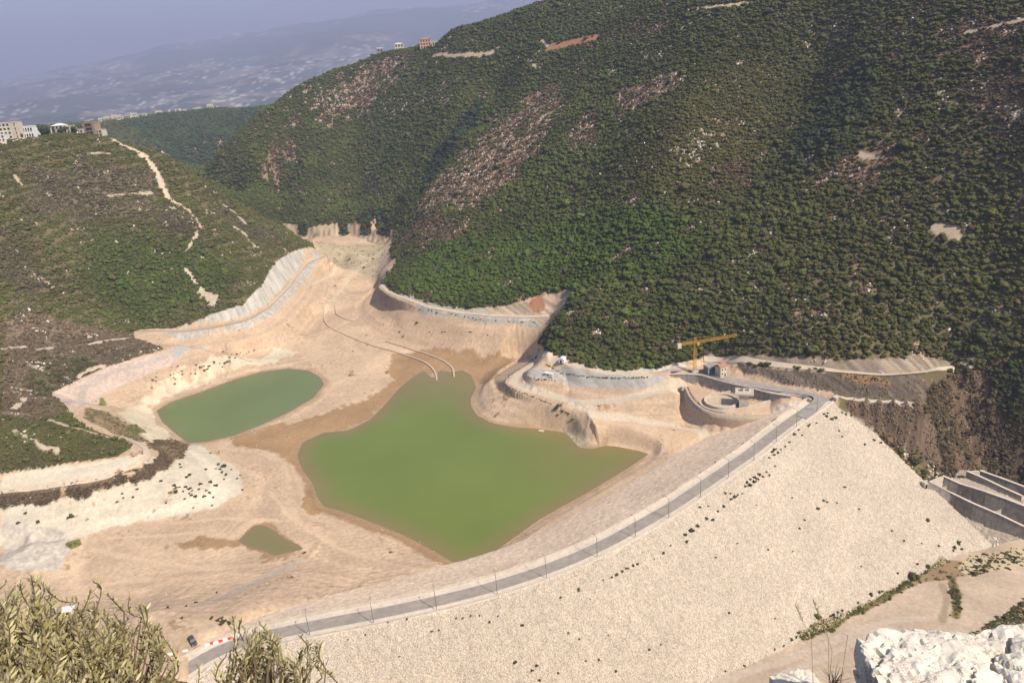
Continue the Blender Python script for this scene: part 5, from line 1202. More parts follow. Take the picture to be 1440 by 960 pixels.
block('house', 47, 189, 966, 8, 5, 8, .1, M_CREAM, 'small cream house on the slope right below the long white villa', 'house', rows=1, cols=2)
block('house', 104, 185, 978, 8, 5.5, 8, -.1, M_WHITE, 'little white house between the cream villa and the unfinished brown building', 'house', rows=1, cols=2)
block('house', 113, 188, 974, 7, 5, 7, 0, M_CONC, 'tiny grey house touching the left side of the unfinished brown building', 'house', rows=1, cols=2)
block('house', 535, 74, 1400, 8, 7, 9, .2, M_CONCG, 'grey house with a pointed roof, leftmost on the high ridge', 'house', kind='gable', rows=2, cols=2)
block('house', 562, 70, 1395, 12, 8, 10, .2, M_CREAM, 'beige hip roofed house in the middle of the high ridge', 'house', kind='hip', rows=2, cols=3, roofm=M_CONC)
block('house', 599, 68, 1370, 15, 11, 12, .15, surf('orange_render', (.56, .36, .24), .85, .15, .5), 'big orange pink mansion, largest on the high ridge', 'mansion', kind='hip', rows=3, cols=4, roofm=M_TERRA)
block('house', 613, 65, 1375, 10, 6, 9, .1, M_CREAM, 'cream annexe touching the orange pink mansion on the ridge', 'house', rows=1, cols=3)
fv = np.random.default_rng(77)
fh0 = None
for q in range(34):
    u = fv.random(); x = 142 + 176 * u; y = 171 - 17.5 * u + fv.normal(0, 1.6) + 2.0 * (1 - u); D = 2290 + fv.uniform(-40, 60)
    p = atd(x, y, D); zg = float(ground(p[0], p[1])); w_ = fv.uniform(8, 18); h_ = fv.uniform(6, 12); d_ = fv.uniform(8, 12)
    if fh0 is None:
        t = empty('village_house', (0, 0, 0)); MB().box((0, 0, .5), (1, 1, 1)).build('wall', M_CREAM, t); MB().box((0, 0, 1.03), (1.04, 1.04, .06)).build('roof', M_CONC, t)
        for uu in (-.28, .0, .28): MB().box((uu, -.5, .55), (.14, .03, .35)).build('window', M_DARK, t)
        fh0 = t
    else: t = dup(fh0, (0, 0, 0))
    t.location = (p[0], p[1], zg + .8); t.rotation_euler = (0, 0, fv.uniform(-.4, .6)); t.scale = (w_, d_, h_)
    tag(t, 'tiny pale house of the hazy village strung along the farther green ridge', 'house', 'houses of the distant ridge village')
# ---- spillway and intake works
PZ = 24.0
tw = atz(1046, 571, PZ); t = empty('intake_tower', (tw[0], tw[1], PZ - .3), -.32)
MB().box((0, 0, 4.6), (5.6, 6.4, 9.2)).build('shaft', M_CONC, t); MB().box((0, 0, 9.7), (10.6, 8.6, 1.0)).build('deck', M_CONC, t)
MB().box((-1.6, .5, 10.9), (1.8, 1.8, 1.4)).box((1.8, 1.2, 10.8), (1.5, 1.5, 1.2)).build('hoist', M_CONCS, t)
rl = MB()
for (a, b_) in (((-5.1, -4.1), (5.1, -4.1)), ((5.1, -4.1), (5.1, 4.1)), ((5.1, 4.1), (-5.1, 4.1)), ((-5.1, 4.1), (-5.1, -4.1))):
    rl.bar((*a, 11.25), (*b_, 11.25), .06, None, 4)
    for k in range(5): rl.bar((a[0] + (b_[0] - a[0]) * k / 5, a[1] + (b_[1] - a[1]) * k / 5, 10.2), (a[0] + (b_[0] - a[0]) * k / 5, a[1] + (b_[1] - a[1]) * k / 5, 11.25), .05, None, 4)
rl.build('railing', M_STEEL, t); MB().box((-2.83, 0, 3.5), (.08, 3.0, 5.5)).build('gate_slot', M_DARK, t)
tag(t, 'square concrete intake tower with a wide flat deck beside the round basin', 'intake tower')
def arcpts(c, r, a0, a1, n): return np.array([(c[0] + r * cos(a), c[1] + r * sin(a)) for a in np.linspace(a0, a1, n)])
rc = atz(1014, 566, PZ)[:2]
o = wall(arcpts(rc, 9.6, 0, 2 * pi, 49), PZ - 1.5, PZ + 1.9, .9, M_CONC, 'basin_rim'); tag(o, 'circular concrete rim of the round basin at the foot of the intake tower', 'basin wall')
o = MB().cyl((rc[0], rc[1], PZ - .6), 9.2, 1.2, 40).build('basin_floor', M_SANDW); o['kind'] = 'structure'
o = wall(arcpts(rc, 12.6, pi * .93, pi * 1.62, 24), PZ - 1.5, PZ + .8, .6, M_CONC, 'channel_wall'); tag(o, 'low curved outer wall hugging the left side of the round basin', 'wall')
q = smooth_line([tuple(atz(x, y, PZ)) for x, y in [(1030, 577), (1050, 576), (1066, 573), (1083, 570)]], 1.5, 1)
o = wall(q, PZ - 1, np.interp(np.linspace(0, 1, len(q)), [0, .9, 1], [PZ + .9, PZ + 3.6, PZ + 3.6]), .7, M_CONC, 'wing_wall'); tag(o, 'pale wing wall rising to the right of the intake tower', 'wall')
q = smooth_line([tuple(atz(x, y, PZ)) for x, y in [(998, 560), (1012, 556), (1031, 553.5)]], 1.5, 1)
o = wall(q, PZ - 1, np.linspace(PZ + .7, PZ + 2.9, len(q)), .7, M_CONC, 'wing_wall'); tag(o, 'pale wedge shaped wing wall behind the round basin', 'wall')
# tall curved retaining wall under the abutment road
rwp = [(930, 526.5), (945, 526), (960, 526), (985, 527), (997, 531), (1010, 534.5), (1030, 540), (1046, 543), (1060, 547), (1080, 552), (1099, 555.5), (1112, 557)]
q = smooth_line([tuple(atz(x, y, 31.0)) for x, y in rwp], 2.0, 3)
t = empty('retaining_wall', (q[0, 0], q[0, 1], 22)); 
def loc(mbo, base): 
    mbo.v = [(x - base[0], y - base[1], z - base[2]) for x, y, z in mbo.v]; return mbo
base = (q[0, 0], q[0, 1], 22)
zb = np.interp(np.linspace(0, 1, len(q)), [0, .25, .85, 1], [21.0, 22.5, 22.8, 25])
off = offset_line(q, 0)
loc(wall(off, zb, 31.12, .8, M_CONCG, 'x', build=False), base).build('wall_face', M_CONCG, t)
loc(wall(off, 31.12, 31.42, 1.3, M_CONC, 'x', build=False), base).build('coping', M_CONC, t)
rb = MB(); 
for k in range(2, len(q) - 2, 3):
    tt = q[k + 1, :2] - q[k - 1, :2]; a_ = atan2(tt[1], tt[0]); nn_ = np.array([-tt[1], tt[0]]) / np.linalg.norm(tt); 
    for sgn in (1, -1): rb.box((q[k, 0] + sgn * nn_[0] * .45, q[k, 1] + sgn * nn_[1] * .45, (zb[k] + 31) / 2), (.16, .12, 31 - zb[k]), a_)
loc(rb, base).build('joint', M_CONCS, t)
tag(t, 'tall grey curving retaining wall with vertical joints below the abutment road', 'retaining wall')
# battered wall of the platform
tp = smooth_line([tuple(atz(x, y, PZ + .6)) for x, y in [(962, 543.5), (964, 548), (968, 557), (976, 567), (986, 574.5), (1000, 580), (1015, 583), (1035, 585), (1062, 585.5), (1088, 584.5)]], 1.5, 3)
bt = smooth_line([tuple(atz(x, y, zz)) for x, y, zz in [(958, 553, 19), (960, 563, 16), (962, 578, 14), (971, 592, 13.2), (985, 599, 13), (1000, 603, 13), (1020, 606, 13.6), (1040, 606, 14.5), (1062, 604, 16), (1086, 592, 21)]], 1.5, 3)
nn_ = 60; tp2 = np.stack([np.interp(np.linspace(0, 1, nn_), np.linspace(0, 1, len(tp)), tp[:, k]) for k in range(3)], 1); bt2 = np.stack([np.interp(np.linspace(0, 1, nn_), np.linspace(0, 1, len(bt)), bt[:, k]) for k in range(3)], 1)
inn = offset_line(tp2, 1.4); inn2 = np.c_[inn, tp2[:, 2]]; inb = np.c_[inn, bt2[:, 2] - 2]
lev = [inb, inn2, tp2] + [tp2 * (1 - f) + bt2 * f for f in (.33, .66)] + [bt2, bt2 - [0, 0, 3]]
V = np.concatenate(lev); F = [[L_ * nn_ + k, (L_ + 1) * nn_ + k, (L_ + 1) * nn_ + k + 1, L_ * nn_ + k + 1] for L_ in range(len(lev) - 1) for k in range(nn_ - 1)]
o = mesh_np('battered_wall', V, np.array(F), surf('sandy_stone_pitching', (.47, .37, .27), .95, .3, .9, .5, 1.6, stain=.2)); tag(o, 'curved sloping stone wall carrying the intake platform above the lake tracks', 'retaining wall')
e = atz(961, 546, PZ); t = empty('gate_post', (e[0], e[1], PZ - 1), .3); MB().box((0, 0, 1.1), (2.4, 2.0, 2.6)).build('block', M_CONC, t); MB().box((0, 0, 2.5), (3.0, 2.6, .3)).build('cap', M_CONC, t)
tag(t, 'squat concrete post at the left tip of the curved sloping stone wall', 'concrete post')
# ---- low dikes on the reservoir floor
def dike(L, label, z=None, h=.85, w_=1.3, name='low_dike'):
    P = hits(L) if z is None else np.array([atz(x, y, z) for x, y in L]); P = smooth_line(P, 2.5, 3); zg = np.maximum(ground(P[:, 0], P[:, 1]), 3.9)
    o = wall(P, zg - 1.2, zg + h, w_, M_SANDW, name); return tag(o, label, 'dike')
dike([(455, 428), (455.5, 440), (456, 450), (460, 457), (468, 463), (507, 480), (540, 491), (575, 501.5), (586, 505), (594, 508), (604, 514), (611, 522), (614.5, 530), (614, 536)], 'long low masonry dike curving from the valley to the lake inlet, left of its pair')
dike([(543, 480.5), (565, 487), (583, 493), (608, 501), (626, 509), (637, 518), (639, 532)], 'shorter pale dike running into the lake inlet, right of its pair')
dike([(471, 426), (472, 435), (474, 443), (483, 448), (497, 452)], 'short crooked dike below the cross wall in the dry valley')
dike([(450, 427.5), (462, 426.5), (477, 425)], 'straight cross wall joining the two dikes in the dry valley', h=1.3)
dike([(457, 414), (459, 409), (461, 403)], 'short stub of dike upstream of the cross wall')
# ---- outlet channels at the right edge
def on_ground(x, y): return hit(x, y)
def chute(pairs, zdrop, thick, mat, parent, name, base):
    top, bot = [], []
    for (tx, ty), (gx_, gy_) in pairs:
        g = hit(gx_, gy_); top.append(atd(tx, ty, hypot(g[0], g[1]))); bot.append(g)
    top = np.array(top); t2 = resample(top, 3.0); zb_ = np.interp(np.linspace(0, 1, len(t2)), np.linspace(0, 1, len(bot)), [q_[2] for q_ in bot]) - zdrop
    m = loc(wall(t2, np.minimum(zb_, t2[:, 2] - 1), t2[:, 2], thick, mat, 'x', build=False), base); o = m.build(name, mat, parent)
    m = loc(wall(t2, t2[:, 2], t2[:, 2] + .3, thick + .5, M_CONC, 'x', build=False), base); m.build('coping', M_CONC, o); return t2
for q, ((a_, b_, zf), A_, B_, lab, nm_) in enumerate(zip(CHAN, (CW1, CW3), (CW2, CW4), ('big concrete outlet channel with tall stained side walls at the right foot of the dam', 'smaller concrete outlet channel below the brown cliff, behind the big one'), (12, 8))):
    g0 = np.array([A_[0, 0], A_[0, 1], zf[0]]); ch = empty('outlet_channel', tuple(g0))
    for W_, zlow in ((A_, np.minimum(A_[:, 3] - 2.5, A_[:, 2] - 8)), (B_, B_[:, 2] - nm_)):
        o = loc(wall(W_, zlow, W_[:, 2], .9, M_CONCS, 'x', build=False), g0).build('side_wall', M_CONCS, ch)
        loc(wall(W_, W_[:, 2], W_[:, 2] + .35, 1.4, M_CONC, 'x', build=False), g0).build('coping', M_CONC, o)
    hd = np.array([A_[0, :3], (A_[0, :3] + B_[0]) / 2, B_[0]]); loc(wall(hd, hd[:, 2] - 10, hd[:, 2] - .15, 1.1, M_CONC, 'x', build=False), g0).build('head_wall', M_CONC, ch)
    fl = MB(); n_ = len(a_); loc(fl.add(np.r_[np.c_[a_[:, :2], zf], np.c_[b_[:, :2], zf]], [(k, k + 1, k + 1 + n_, k + n_) for k in range(n_ - 1)]), g0).build('channel_floor', M_SANDW, ch)
    tag(ch, lab, 'outlet channel')
e = hit(1301, 684); t = empty('portal_block', (e[0], e[1], e[2] - .5), .3); MB().box((0, 0, 1.6), (3.4, 2.6, 4.2)).build('block', M_CONC, t); MB().box((-.6, -1.34, 1.4), (1.5, .1, 2.4)).build('opening', M_DARK, t)
tag(t, 'small pale concrete block with a dark opening at the tip of the big outlet channel', 'concrete block')
# ------------------------------------------------------------------ countable shrubs on bare ground
shrub_me = []
for k in range(5):
    V, F = crown_geo(60 + k, 'shrub', 7, 90); shrub_me.append(mesh_np('foliage', V, F, MF_O, False, link_it=False).data)
stem_tb = MB()
for q in range(5): stem_tb.bar((0, 0, -.2), (.3 * cos(q * 1.26), .3 * sin(q * 1.26), .4), .05, .025, 5)
so_ = stem_tb.build('stem', BARK); stem_me = so_.data; bpy.data.objects.remove(so_)
sr = np.random.default_rng(9)
SHRUBS = []
def shrub(px, py, rpx, label, group, col=(.050, .058, .022), z=None): SHRUBS.append((rpx * sr.uniform(.85, 1.15), px, py, label, group, col, z))
def plant_shrubs():
    SHRUBS.sort(key=lambda q: -q[0]); rest = []
    for q, (rpx, px, py, label, group, col, z) in enumerate(SHRUBS):
        p = hit(px, py) if z is None else atz(px, py, z); mpp = np.linalg.norm(p - np.array([0, 0, CZ])) / FPX; s = rpx * mpp
        sc = (s, s * sr.uniform(.8, 1.2), s * sr.uniform(.75, 1.1)); cc = np.array(col) * np.exp(sr.normal(0, .2))
        if q >= 290: rest.append((p, sc, cc)); continue
        t = empty('shrub', (p[0], p[1], p[2] - .05), sr.uniform(0, 6.28)); t.scale = sc
        c = bpy.data.objects.new('foliage', shrub_me[sr.integers(5)]); c.color = (*cc, 1); link(c, t); link(bpy.data.objects.new('stem', stem_me), t)
        tag(t, label, 'shrub', group)
    n = len(rest); scatter('small_shrubs', np.array([r[0] for r in rest]), np.array([r[2] for r in rest]), np.array([r[1] for r in rest]), np.c_[np.zeros((n, 2)), sr.uniform(0, 6, n)], sr.integers(6, 10, n), crowns)
DK = (.046, .050, .022); OL = (.085, .082, .028)
row = [(1110, 622, 2.2), (1104, 628, 2.4), (1098, 632, 2.2), (1094, 637, 2.6), (1088, 640, 2.4), (1082, 644, 2.0), (1117, 611, 2.6), (1123, 604, 2.2), (1138, 597, 2.4), (1136, 599, 2.2), (1158, 582, 2.5), (1164, 581, 2.0), (1162, 585, 2.8), (1175, 588, 2.8), (1169, 590, 3.0), (1184, 580, 2.2), (1189, 583, 2.2), (1128, 612, 1.8), (1148, 595, 2.0), (1090, 632, 3.0), (1086, 636, 3.2),
       (1055, 674, 2.4), (1050, 678, 2.6), (1062, 672, 2.6), (1068, 668, 2.8), (1060, 677, 3.2), (1054, 682, 3.2), (1048, 684, 2.6), (1073, 670, 2.6), (1078, 664, 2.2), (1082, 668, 2.2), (1090, 655, 2.0), (1066, 674, 2.4), (1033, 698, 3.4), (1028, 702, 3.4), (1037, 696, 2.6), (1044, 694, 2.0), (1018, 712, 2.6), (1010, 719, 2.8), (993, 729, 3.0), (1002, 731, 3.2), (981, 740, 3.0), (972, 746, 3.8), (963, 752, 3.8), (965, 762, 2.4), (1020, 694, 2.2), (1027, 694, 1.8), (996, 712, 2.2), (984, 713, 2.0),
       (890, 795, 2.6), (882, 799, 2.8), (875, 804, 3.0), (867, 808, 2.8), (860, 811, 2.6), (896, 793, 2.2), (848, 816, 1.8), (933, 777, 2.4), (920, 786, 1.8), (642, 869, 2.0), (650, 869, 2.2), (662, 866, 1.8), (675, 865, 1.8), (688, 875, 2.2), (700, 866, 1.6), (943, 767, 1.8)]
for x, y, r_ in row: shrub(x, y, r_, 'small dark shrub in the rows across the upper dam face near the crest road', 'shrubs in rows near the dam crest', DK)
shrub(813, 829, 4.2, 'yellow green shrub, roundest one standing alone on the upper dam face', None, OL)
sc_pts = [(735, 879, 3.0), (799, 890, 2.6), (788, 840, 2.2), (830, 842, 1.6), (815, 899, 2.2), (724, 931, 2.6), (748, 943, 2.4), (755, 936, 2.4), (758, 956, 2.6), (785, 946, 2.0), (842, 928, 2.0), (824, 929, 1.8), (866, 943, 2.2), (913, 913, 2.2), (929, 906, 2.0), (855, 893, 1.8), (607, 888, 2.2), (617, 886, 1.8), (562, 923, 1.6), (572, 870, 2.0), (546, 875, 1.6), (514, 892, 2.0), (490, 899, 1.8), (1188, 685, 2.4), (1158, 704, 2.4), (1163, 706, 2.0), (1150, 715, 2.6), (1177, 707, 1.6), (1208, 716, 1.8), (1131, 731, 2.2), (1114, 700, 1.8), (1124, 743, 1.6), (1063, 710, 1.4), (1304, 732, 3.0), (1254, 746, 1.8), (1271, 760, 2.2), (1296, 764, 1.8), (1320, 768, 2.4), (1211, 796, 2.0), (1290, 793, 2.0), (1262, 806, 1.8), (1114, 775, 1.6), (1080, 773, 1.8), (1037, 764, 1.8), (1007, 784, 2.0), (1025, 862, 2.0), (1090, 870, 1.4), (1347, 762, 2.6), (1342, 770, 2.6), (1340, 774, 2.2), (1352, 772, 2.2), (1348, 765, 2.0), (1206, 847, 2.6), (1224, 836, 3.0), (1240, 831, 2.4), (1236, 833, 2.2), (1229, 619, 2.0), (1238, 623, 2.2), (1247, 624, 1.6), (1216, 625, 2.2), (1184, 614, 2.0), (1180, 606, 1.8), (1232, 604, 2.0)]
for x, y, r_ in sc_pts: shrub(x, y, r_, 'tiny dark shrub standing apart on open stone of the middle and lower dam face', 'scattered shrubs on the dam face', DK)
toe_pts = [(1012 + k * 13 + sr.uniform(-5, 5), 0, 0) for k in range(0)]
for x, y in [(1168, 866), (1172, 864), (1178, 861), (1184, 858), (1113, 900), (1120, 896), (1102, 908), (1122, 890), (1047, 936), (1020, 944), (1089, 913)]:
    shrub(x, y, 2.4, 'little dark shrub on the line where the dam stones meet the dirt', 'shrubs along the dam toe', DK)
# left white slope
ls = [(307, 653, 3.2), (314, 656, 3.6), (316, 655, 2.6), (310, 660, 2.4), (312, 664, 2.8), (318, 668, 2.6), (325, 660, 1.8), (304, 659, 1.6), (289, 660, 2.6), (262, 671, 2.2), (266, 668, 2.8), (253, 653, 2.2), (254, 657, 2.0), (282, 681, 2.8), (296, 678, 3.0), (303, 683, 3.0), (262, 685, 3.0), (267, 687, 2.6), (270, 690, 1.8), (245, 683, 3.0), (247, 692, 2.8), (252, 685, 1.6), (280, 688, 1.8), (290, 690, 1.8), (295, 693, 2.8), (288, 698, 3.0), (275, 698, 2.6), (269, 696, 2.2), (266, 694, 1.8), (258, 691, 1.6), (260, 701, 1.8), (300, 699, 2.0), (333, 673, 2.0), (338, 668, 1.6), (315, 674, 1.8), (227, 676, 3.2), (193, 688, 2.2), (187, 699, 1.6), (172, 694, 2.0), (173, 700, 1.8), (165, 706, 2.4), (234, 707, 1.6), (298, 711, 1.4), (272, 714, 1.4), (341, 689, 1.8)]
for x, y, r_ in ls: shrub(x, y, r_, 'dark green shrub dotting the white slope between the knoll road and the sand floor', 'shrubs on the white slope', DK)
for x, y, r_ in [(114, 693, 2.8), (58, 707, 1.8), (32, 701, 1.8), (8, 711, 1.8), (100, 727, 4.2), (36, 722, 2.4), (53, 734, 2.8), (26, 735, 2.4), (190, 661, 2.0)]: shrub(x, y, r_, 'dark shrub on the pale ground left of the white slope cluster', 'shrubs on the pale ground by the left edge', DK)
for q in range(46):
    u = sr.random(); x = 205 + 150 * u + sr.normal(0, 3); y = 538 - 44 * u + sr.normal(0, 7 * (1 - u) + 2.5)
    shrub(x, y, sr.uniform(1.0, 2.2), 'low green tuft on the pale beach above the oval pond', 'tufts on the beach above the pond', (.11, .11, .04))
for x, y, r_ in [(315, 874, 5), (322, 876, 4), (306, 872, 3.4), (298, 868, 3.0), (312, 877, 4.5), (297, 870, 3.0), (312, 869, 3.4), (255, 869, 3), (236, 854, 3), (262, 852, 2.4), (276, 847, 3), (305, 833, 2.4), (322, 877, 3)]: shrub(x, y, r_ * .85, 'flat dark bush on the sand shore behind the parked car', 'bushes behind the parked car', DK)
# peninsula and banks
for x, y, r_ in [(787, 571, 4.5), (782, 575, 3.2), (791, 578, 3.0), (805, 590, 2.8), (800, 582, 2.6), (796, 580, 2.4), (785, 583, 2.0)]: shrub(x, y, r_, 'green bush on the rocky knob at the end of the peninsula', 'bushes on the peninsula knob', OL)
LN = [[(760, 487), (757, 497), (748, 508), (730, 519), (716, 528), (709, 537), (712, 544), (730, 551), (752, 559), (775, 568)], [(770, 513), (790, 525), (820, 529), (850, 531), (880, 532), (910, 530)], [(742, 522), (741, 530), (755, 534), (780, 535)]]
for L_ in LN:
    q = smooth_line([(x, y, 0.) for x, y in L_], 3.6, 1)
    for x, y, _z in q: shrub(x + sr.normal(0, .5), y + sr.normal(0, .5), sr.uniform(1.2, 1.9), 'low olive shrub in the hedge like line edging the peninsula terraces', 'shrub lines on the peninsula terraces', OL)
for x, y, r_ in [(586, 454, 3.4), (562, 467, 1.6), (567, 473, 1.8), (604, 467, 1.4), (622, 467, 1.6), (626, 467, 1.6), (662, 467, 1.8), (686, 471, 1.6), (692, 500, 1.2)]: shrub(x, y, r_, 'dark shrub on the smooth sand bank below the right bench road', 'shrubs on the right sand bank', DK)
for q in range(34):
    u = sr.random(); x = 555 + 220 * u; y = np.interp(x, [527, 545, 575, 620, 680, 730, 775], [409, 418, 431, 440, 450, 453, 452]) + sr.normal(0, .8)
    shrub(x, y, sr.uniform(.9, 1.6), 'tiny shrub along the grey stone facing under the right bench road', 'shrubs on the grey facing', OL)
for q in range(30):
    s_ = 60 + 235 * sr.random(); p_, a_ = at_s(s_, LEFT_W + .9); X_, Y_, W_ = proj((p_[0], p_[1], 29.6)); shrub(float(X_), float(Y_), sr.uniform(1.2, 2.0), 'dark shrub against the outer foot of the parapet on the reservoir side', 'shrubs at the parapet foot', DK, z=29.4)
plant_shrubs()
# cypress clump of the village
for q, (x, y, r_, k_) in enumerate([(53, 189, 3.2, 'c'), (59, 190, 7.5, 'r'), (66, 189, 6.0, 'r'), (73, 186, 4, 'r'), (90, 184, 4.5, 'r'), (104, 184, 4.5, 'r'), (112, 187, 5, 'r'), (12, 193, 4, 'r'), (28, 190, 4, 'r'), (87, 177, 3.5, 'r')]):
    p = [q_ for q_ in (hit(x, y + k__ * .5) for k__ in range(28)) if hypot(q_[0], q_[1]) < 1060][0]; mpp = .95; V, F = crown_geo(200 + q, 'cone' if k_ == 'c' else 'round', 8, 90); s = r_ * mpp
    t = empty('tree', (p[0], p[1], float(ground(p[0], p[1])) - .3)); c = mesh_np('crown', V * np.array([s, s, s * (2.4 if k_ == 'c' else 1.25)]) * (.55 if k_ == 'c' else 1), F, MF_O, False, True, t); c.color = (.035, .05, .02, 1)
    MB().bar((0, 0, -.5), (0, 0, s * .7), s * .12, s * .06, 7).build('trunk', BARK, t)
    if k_ == 'c': tag(t, 'tall narrow cypress right of the long white villa on the hilltop', 'cypress')
    else: tag(t, 'rounded dark tree among the houses on the village hilltop', 'tree', 'trees among the hilltop houses')
# a pale raft and a few dark lumps
p = atz(761, 606, 4.05); t = empty('raft', tuple(p), -.4); 
for k in range(4): MB().bar((-1.9, -.8 + k * .5, .12), (1.9, -.8 + k * .5, .12), .22, None, 8).build('float', M_SANDW, t)
MB().box((0, 0, .4), (3.2, 2.0, .1)).build('deck', M_CREAM, t); tag(t, 'small pale raft floating on the lake by the rocky knob', 'raft')

# ------------------------------------------------------------------ foreground: olive bushes
def leafmat():
    m, nt, b = newmat('olive_leaf'); b.inputs['Roughness'].default_value = .55; b.inputs['Specular IOR Level'].default_value = .3
    g = N(nt, 'ShaderNodeNewGeometry'); a = N(nt, 'ShaderNodeAttribute', attribute_name='leafvar')
    top = ramp(nt, a.outputs['Fac'], [(0.0, (.30, .255, .085)), (.5, (.56, .48, .20)), (1.0, (.76, .68, .40))])
    c = mixrgb(nt, top, (.50, .44, .24), g.outputs['Backfacing']); nt.links.new(c, b.inputs['Base Color'])
    tr = nt.nodes.new('ShaderNodeBsdfTranslucent'); nt.links.new(c, tr.inputs[0]); ms = nt.nodes.new('ShaderNodeMixShader'); ms.inputs[0].default_value = .38
    out = [n for n in nt.nodes if n.type == 'OUTPUT_MATERIAL'][0]; nt.links.new(b.outputs[0], ms.inputs[1]); nt.links.new(tr.outputs[0], ms.inputs[2]); nt.links.new(ms.outputs[0], out.inputs[0]); return m
M_LEAF = leafmat(); M_TWIG = surf('olive_twig', (.17, .125, .08), .9, .3, 8.0)
fr_g = np.random.default_rng(21)
def olive(name, base, tips, label, leafn=(16, 26), lean=(.25, .1)):
    """shoots run from inside the bush to each tip and carry leaves in pairs"""
    t = empty(name, tuple(base)); base = np.array(base, float); tw = MB(); LV = []; LF = []; LVAR = []; nb = 0
    hubs = [base + np.array([fr_g.normal(0, .25), fr_g.normal(0, .25), fr_g.uniform(.3, .9)]) for _ in range(7)]
    for h in hubs: tw.bar(np.zeros(3), h - base, .035, .018, 6)
    for tip, ln in tips:
        tip = np.array(tip); d = np.array([fr_g.normal(lean[0], .28), fr_g.normal(lean[1], .25), 1.0]); d /= np.linalg.norm(d)
        root = tip - d * ln; bend = np.array([fr_g.normal(0, .03), fr_g.normal(0, .03), 0])
        pts = [root + (tip - root) * f + bend * sin(pi * f) for f in np.linspace(0, 1, 5)]
        h = hubs[np.argmin([np.linalg.norm(root - q) for q in hubs])]
        mid = (h + root) / 2 + np.array([0, 0, -.05])
        tw.bar(h - base, mid - base, .012, .008, 5); tw.bar(mid - base, root - base, .008, .005, 4)
        for a_, b_ in zip(pts[:-1], pts[1:]): tw.bar(a_ - base, b_ - base, .0045, .003, 4)
        n_ = int(fr_g.integers(*leafn) * max(.5, ln / .3))
        side = np.cross(d, fr_g.normal(size=3)); side /= np.linalg.norm(side); var = fr_g.uniform(.15, .9)
        for k in range(n_):
            f = (k + 1) / n_; pos = root + (tip - root) * f + bend * sin(pi * f)
            sd_ = side * (1 if k % 2 else -1); sd_ = sd_ * cos(k * 1.1) + np.cross(d, sd_) * sin(k * 1.1)
            L = fr_g.uniform(.045, .075) * (1 - .35 * f ** 3); W = L * fr_g.uniform(.095, .14)
            ax = d * fr_g.uniform(.75, 1.25) + sd_ * fr_g.uniform(.45, .9) + fr_g.normal(0, .12, 3); ax /= np.linalg.norm(ax)
            wv = np.cross(ax, np.cross(sd_, d) + fr_g.normal(0, .6, 3)); wv = np.cross(ax, fr_g.normal(size=3)) if np.linalg.norm(wv) < .05 else wv; wv /= np.linalg.norm(wv); nv = np.cross(wv, ax)
            p0 = pos - base; P_ = [p0, p0 + ax * L * .3 + wv * W, p0 + ax * L * .68 + wv * W * .9 - nv * L * .03, p0 + ax * L - nv * L * .08, p0 + ax * L * .68 - wv * W * .9 - nv * L * .03, p0 + ax * L * .3 - wv * W, p0 + ax * L * .5 - nv * W * .35]
            LV += P_; LF += [(nb, nb + 1, nb + 6), (nb + 1, nb + 2, nb + 6), (nb + 2, nb + 3, nb + 6), (nb + 3, nb + 4, nb + 6), (nb + 4, nb + 5, nb + 6), (nb + 5, nb, nb + 6)]; LVAR += [np.clip(var + fr_g.normal(0, .15), 0, 1)] * 7; nb += 7
    tw.build('branches', M_TWIG, t)
    o = mesh_np('leaves', np.array(LV), np.array(LF), M_LEAF, True, True, t); vattr(o, 'leafvar', LVAR)
    return tag(t, label, 'olive bush')
topline = [(-30, 838), (0, 842), (12, 836), (25, 812), (40, 808), (60, 815), (75, 842), (95, 858), (112, 850), (130, 846), (150, 862), (175, 858), (195, 872), (212, 872), (228, 892), (240, 915), (248, 950), (255, 985)]
tips = []
tx = np.array([p_[0] for p_ in topline]); ty = np.array([p_[1] for p_ in topline])
for k in range(760):
    x = fr_g.uniform(-70, 250); y0 = float(np.interp(x, tx, ty)); dep = fr_g.random() ** 1.1 * 1.25; y = y0 + dep * 190
    D = 5.0 - 1.7 * dep + fr_g.normal(0, .22); tips.append((atd(x, y, D), fr_g.uniform(.16, .34)))
for x, y in [(131, 818), (128, 830), (150, 835), (182, 838), (196, 850), (204, 852), (222, 893), (8, 820)]: tips.append((atd(x, y, 4.9), .22))
b0 = atd(95, 1010, 4.6); gz = 226.5 - .3 * 4.3
olive('olive_bush', (b0[0], b0[1], b0[2] - .9), tips, 'big sunlit olive bush with dry yellowish leaves filling the bottom left corner')
tips = []
for x0, x1, yt, n_ in ((326, 392, 884, 46), (288, 330, 940, 14), (395, 428, 915, 16), (425, 452, 902, 9), (350, 378, 872, 8)):
    for k in range(n_):
        x = fr_g.normal((x0 + x1) / 2, (x1 - x0) * .36); y = yt + abs(fr_g.normal(0, 1)) * 36 + abs(x - (x0 + x1) / 2) * .45; tips.append((atd(x, y, 4.4 + fr_g.normal(0, .15)), fr_g.uniform(.16, .3)))
for x, y in [(327, 866), (340, 872), (365, 876), (372, 888), (392, 897), (420, 893), (452, 903), (447, 915), (280, 938)]: tips.append((atd(x, y, 4.4), .24))
b0 = atd(365, 1030, 4.3)
olive('olive_bush', (b0[0], b0[1], b0[2] - .7), tips, 'smaller open olive sprigs in front of the bend of the crest road', lean=(.12, .05))
